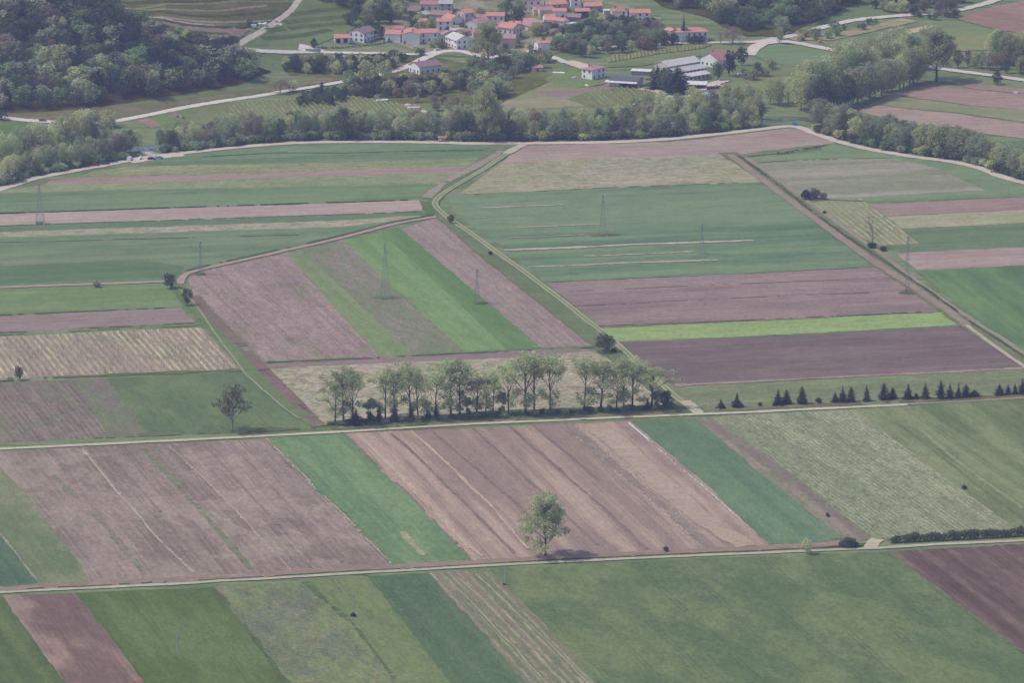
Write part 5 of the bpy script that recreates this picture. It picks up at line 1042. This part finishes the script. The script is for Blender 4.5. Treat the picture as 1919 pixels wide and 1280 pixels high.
# bridge
r = empty('bridge', at(292,294), 0); q = at(266,284) - at(292,294); ln = q.length; r.rotation_euler = (0, 0, math.atan2(q.y, q.x))
MB().box(-2, ln + 1, -2.2, 2.2, .25, .5).build('deck', CONC, r)
for s in (-1, 1):
    mb = MB().box(-2, ln + 1, s * 2.1 - .05, s * 2.1 + .05, 1.3, 1.42).box(-2, ln + 1, s * 2.1 - .04, s * 2.1 + .04, .9, .98)
    for k in range(int(ln / 2) + 2): mb.box(-2 + k * 2, -1.92 + k * 2, s * 2.1 - .04, s * 2.1 + .04, .5, 1.3)
    mb.build('railing', TIN, r)
tag(r, 'narrow bridge with two pale railings among the riverside trees', 'bridge')
p = at(264,299); r = empty('tent', p, R(10)); MB().add([(-1.6, -1.2, 0), (1.6, -1.2, 0), (1.6, 1.2, 0), (-1.6, 1.2, 0), (0, -1.0, 2.2), (0, 1.0, 2.2)], [(0, 1, 4), (1, 2, 5, 4), (2, 3, 5), (3, 0, 4, 5)]).build('canvas', plain('white_canvas', (.75, .75, .76), .8), r); MB().box(-.3, .3, -1.22, -1.12, 0, 1.0).build('entrance_shade_panel', DARK, r); tag(r, 'small white pointed tent beside the bridge', 'tent')  # tent is closed; a near-black panel paints the shade of its entrance
# tractor
p = at(1501,74); r = empty('tractor', p, R(170)); RED = paint('tractor_red', (.50, .06, .07))
MB().box(-.2, 2.1, -.45, .45, .8, 1.5).box(-1.6, -.2, -.75, .75, .9, 1.3).build('body', RED, r); MB().box(-1.4, -.1, -.7, .7, 1.32, 2.3).build('cab', GLASS, r); MB().box(-1.5, 0, -.8, .8, 2.31, 2.45).build('cab_roof', RED, r)
for x, rr in ((-1.0, .8), (1.6, .45)):
    for y in (-.85, .85): MB().tube((x, y - .18, rr), (x, y + .18, rr), rr, rr, 14).build('wheel', TYRE, r)
tag(r, 'red tractor parked on the grass right of the road fork', 'tractor')
p = at(1537,80); r = empty('haystack_cover', p); MB().prism([(-1.5, 0), (1.5, 0), (1.2, 1.5), (0, 2.1), (-1.2, 1.5)], -1, 1).build('cover', plain('orange_cover', (.75, .30, .08), .7), r); MB().tube((0, -1.05, 0), (0, -1.05, 2.6), .06, .06, 5).build('stake', METAL, r); tag(r, 'small orange covered stack on the field right of the red tractor', 'cover')
def pile(px, py, L, W, H, rz, mat, label, name, cat):
    p = at(px, py); rs = random.Random(int(px)); mb = MB(); n = max(3, int(L / 1.0))
    for k in range(n):
        x = -L/2 + L * k / n; mb.box(x + .02, x + L / n - .02, -W/2 + rs.random() * .2, W/2 - rs.random() * .2, -.3, H * (.7 + .3 * rs.random()))
    return tag(mb.build(name, mat, None, p, R(rz)), label, cat)
WOODP = plain('stacked_logs', (.36, .25, .21), .9, .3, 3)
pile(326,217,10,1.4,1.7,-62,WOODP,'left row of the long reddish woodpile by the left road','woodpile','woodpile'); pile(335,219,12,1.4,1.7,-62,WOODP,'right row of the long reddish woodpile by the left road','woodpile','woodpile')
WB = plain('white_boxes', (.80, .80, .78), .7, .1, 1)
for a in [(705,182,3,2,1.2,'first white box in the garden row below the village'), (716,189,7,2.4,1.0,'long white low cover in the garden row'), (764,198,3.4,2,1.2,'white box at the middle of the garden row'), (775,203,7,2.2,1.0,'second long white cover in the garden row'), (796,211,4,2,1.3,'white box at the lower end of the garden row'),
          (1185,197,4,2,1.0,'white pile above the green net beside the vineyard'), (1352,162,4,2,1.2,'white heap in the farm yard'), (1394,138,8,2,.8,'long white cover on the meadow right of the farm'), (1047,137,7,3,.8,'pale building rubble on the lawn'), (1075,147,2.4,1.6,1.2,'pale garden box beside the white cube house'),
          (472,49,5,3,1.4,'pale junk heap beside the uphill road'), (492,47,5,3,1.6,'grey white junk heap beside the uphill road'), (525,47,3,1.8,1.2,'white object right of the uphill road'), (640,106,8,1.6,.8,'row of pale stone blocks by the village lane'), (680,108,7,1.6,.9,'second row of pale stone blocks by the village lane'),
          (1118,62,4,1.6,1,'white object among the thicket trees'), (1903,176,2.2,2,1.6,'white round bale on the far right field'), (1322,176,5,2.5,.8,'pale boards by the farm track'), (813,153,5,3,1.6,'pale stone heap in the dark thicket')]: pile(a[0], a[1], a[2], a[3], a[4], rnd.uniform(-30, 30), WB, a[5], 'pale_heap', 'heap')
p = at(1329,182); r = empty('tarp_shelter', p, R(8)); MB().prism([(-1.5, 0), (1.5, 0), (1.5, .9), (.9, 1.7), (-.9, 1.7), (-1.5, .9)], -2.5, 2.5).build('tarp', paint('blue_tarp', (.22, .42, .62)), r); MB().box(-1.4, 1.4, -2.56, -2.51, 0, .9).build('opening_shade_panel', DARK, r); r.rotation_euler = (0, 0, R(80)); tag(r, 'blue tarpaulin shelter at the bottom of the farm yard', 'shelter')  # shelter is solid; shade inside its mouth is painted as a near-black panel
p = at(1319,174); r = empty('container', p, R(5)); MB().box(-1.6, 1.6, -1.2, 1.2, 0, 2.2).build('body', paint('pale_green_paint', (.45, .60, .55)), r); MB().box(-1.7, 1.7, -1.3, 1.3, 2.2, 2.3).build('lid', TIN, r); tag(r, 'pale green container above the blue tarpaulin', 'container')
pile(1336,166,10,3,1.8,28,plain('rusty_scrap', (.24, .14, .12), .9, .3, 2),'brown red scrap heap at the edge of the farm yard','scrap_heap','heap')
tag(MB().box(-2, 2, -2, 2, 0, .35).add([(-1.7, -1.7, .36), (1.7, -1.7, .36), (0, 0, 1.3), (1.7, 1.7, .36), (-1.7, 1.7, .36)], [(0, 1, 2), (1, 3, 2), (3, 4, 2), (4, 0, 2)]).build('slide', plain('lime_plastic', (.62, .80, .30), .5), None, at(1099,160), R(30)), 'bright lime green cover on the lawn of the white cube house', 'cover')
bpy.context.view_layer.update(); o = C.objects['slide']; o.scale = (.28, 1.0, .8); o.name = 'plastic_cover'
# greenhouse long net
nm = plain('green_net', (.16, .36, .32), .7); a, b = at(1188,193), at(1262,176); mb = MB(); mb.box(0, (b - a).length, -.4, .4, -.2, 1.0); tag(mb.build('net_fence', nm, None, a, math.atan2((b - a).y, (b - a).x)), 'low green net fence beside the vineyard before the farm', 'fence')
# wooden fence posts in the vineyard near the river
POST = plain('vine_post', (.20, .17, .15), .9)
def vines(name, px, rowdir, sp, label, hh=1.1, leaf='olive'):
    P = [at(*p) for p in px]; th = math.atan2(rowdir[1], rowdir[0]); c, s = math.cos(th), math.sin(th)
    loc = [(p.x * c + p.y * s, -p.x * s + p.y * c) for p in P]; rs = random.Random(5); mb = MB()
    v = min(q[1] for q in loc)
    while v < max(q[1] for q in loc):
        u = min(q[0] for q in loc)
        while u < max(q[0] for q in loc):
            x = u * c - v * s; y = u * s + v * c
            if inside(u, v, loc):
                z = hgt(x, y); l = 1.0 + rs.random(); d = .2 + rs.random() * .15
                mb.add([(x - c * l, y - s * l, z + .5), (x + c * l, y + s * l, z + .5), (x + c * l - s * d, y + s * l + c * d, z + hh * (.8 + .4 * rs.random())), (x - c * l - s * d, y - s * l + c * d, z + hh * (.8 + .3 * rs.random()))], [(0, 1, 2, 3)], 0)
                if rs.random() < .3: mb.box(x - .06, x + .06, y - .06, y + .06, z - .2, z + 1.7, 1)
            u += 2.2
        v += sp
    return tag(mb.build(name, [LEAF[leaf], POST]), label, 'vines', kind='stuff')
d_ = at(1125,195) - at(1100,172)
vines('vine_rows', [(1100,200),(1110,172),(1185,161),(1250,178),(1200,191)], (d_.x, d_.y), 3, 'vine rows in front of the long dark farm shed')
d_ = at(1234,102) - at(1230,86); vines('vine_rows', [(1138,112),(1150,104),(1265,86),(1335,84),(1320,89),(1230,101),(1142,116)], (d_.x, d_.y), 2.2, 'vine rows of the strip above the farm', leaf='olive')
d_ = at(640,228) - at(600,186); vines('vine_rows', [(440,198),(530,186),(650,179),(760,197),(860,222),(870,235),(600,230),(400,225)], (d_.x, d_.y), 2.8, 'vine rows between the left road and the river trees')
d_ = at(450,690) - at(377,614); vines('vine_rows', [(0,634),(377,616),(446,689),(0,706)], (d_.x, d_.y), 3.05, 'sparse pale vine rows of the striped vineyard', .8, 'pale')
# white stones along baulks
def stones(name, px, n, sz, mat, label, spread=.5, gapf=.5):
    rs = random.Random(len(px) * 7 + n); P = [at(*p) for p in px]; mb = MB(); seg = [(b - a).length for a, b in zip(P, P[1:])]
    for k in range(n):
        d = sum(seg) * rs.random(); i = 0
        while i < len(seg) - 1 and d > seg[i]: d -= seg[i]; i += 1
        q = P[i].lerp(P[i + 1], d / seg[i])
        if noise.noise(q * .12) + .5 < gapf: continue
        q = q + Vector((rs.gauss(0, spread), rs.gauss(0, spread), 0)); s = sz * (.5 + rs.random()); t = rs.random() * 3
        vs = [(q.x + s * math.cos(t + k2 * 1.571) * (.8 + .4 * rs.random()), q.y + s * math.sin(t + k2 * 1.571), q.z + .1) for k2 in range(4)] + [(q.x, q.y, q.z + .1 + s * .7)]
        mb.add(vs, [(0, 1, 4), (1, 2, 4), (2, 3, 4), (3, 0, 4), (3, 2, 1, 0)])
    return tag(mb.build(name, mat), label, 'stones', kind='stuff')
STN = plain('pale_stone', (.66, .64, .60), .9, .1, 2); STK = plain('grey_straw', (.27, .22, .19), .9, .3, 2)
stones('stones', [(155,843),(205,905),(258,965),(300,1015),(365,1075)], 230, .30, STN, 'white stones along the baulk in the wide brown field', .25)
stones('stones', [(315,835),(400,915),(480,1000),(545,1070)], 120, .28, STN, 'small white stones along the thin baulk', .25, .55)
stones('stones', [(886,803),(960,872),(1030,938),(1120,1022)], 90, .26, STN, 'white stones along a dark furrow', .2, .55); stones('stones', [(1015,852),(1084,913),(1146,967),(1212,1030)], 90, .28, STN, 'white stones along the right dark furrow', .2, .5)
stones('stones', [(497,822),(610,935),(735,1058)], 160, .30, STN, 'stones along the edge of the bright green diagonal field', .3, .55)
stones('straw', [(1066,796),(1134,856),(1190,905),(1251,956),(1330,1030)], 2200, .36, STK, 'rough clods and straw of the grey stubble strip', 1.6, .1); stones('stones', [(1060,796),(1134,862),(1180,900),(1290,1000)], 120, .28, STN, 'pale stones in the grey stubble strip', .9, .45)
PL = plain('white_plastic_film', (.62, .61, .62), .5)
tag(ribbon('plastic_film', [(1178,793),(1198,810),(1214,824)], 1.0, PL, .22, wvar=.9), 'white plastic film lying along the field edge', 'film', kind='stuff'); stones('litter', [(1178,793),(1214,824),(1267,870),(1341,932),(1392,979)], 220, .28, PL, 'white scraps of plastic along the field edge', .25, .3)
# ---------------- haze: one closed box of even air ----------------
if HAZE_ON:
    me = MB().box(-6000, 6000, -1100, 10000, -6, 640).mesh('haze', [])
    m = bpy.data.materials.new('haze'); m.use_nodes = True; n = m.node_tree.nodes; n.remove(n['Principled BSDF'])
    v = n.new('ShaderNodeVolumePrincipled'); v.inputs['Density'].default_value = HAZE_D; v.inputs['Color'].default_value = (*HAZE_C, 1); v.inputs['Anisotropy'].default_value = .3
    m.node_tree.links.new(v.outputs[0], n['Material Output'].inputs['Volume']); me.materials.append(m)
    tag(mobj('haze', me), 'thin bluish haze over the whole valley', 'haze', kind='stuff')
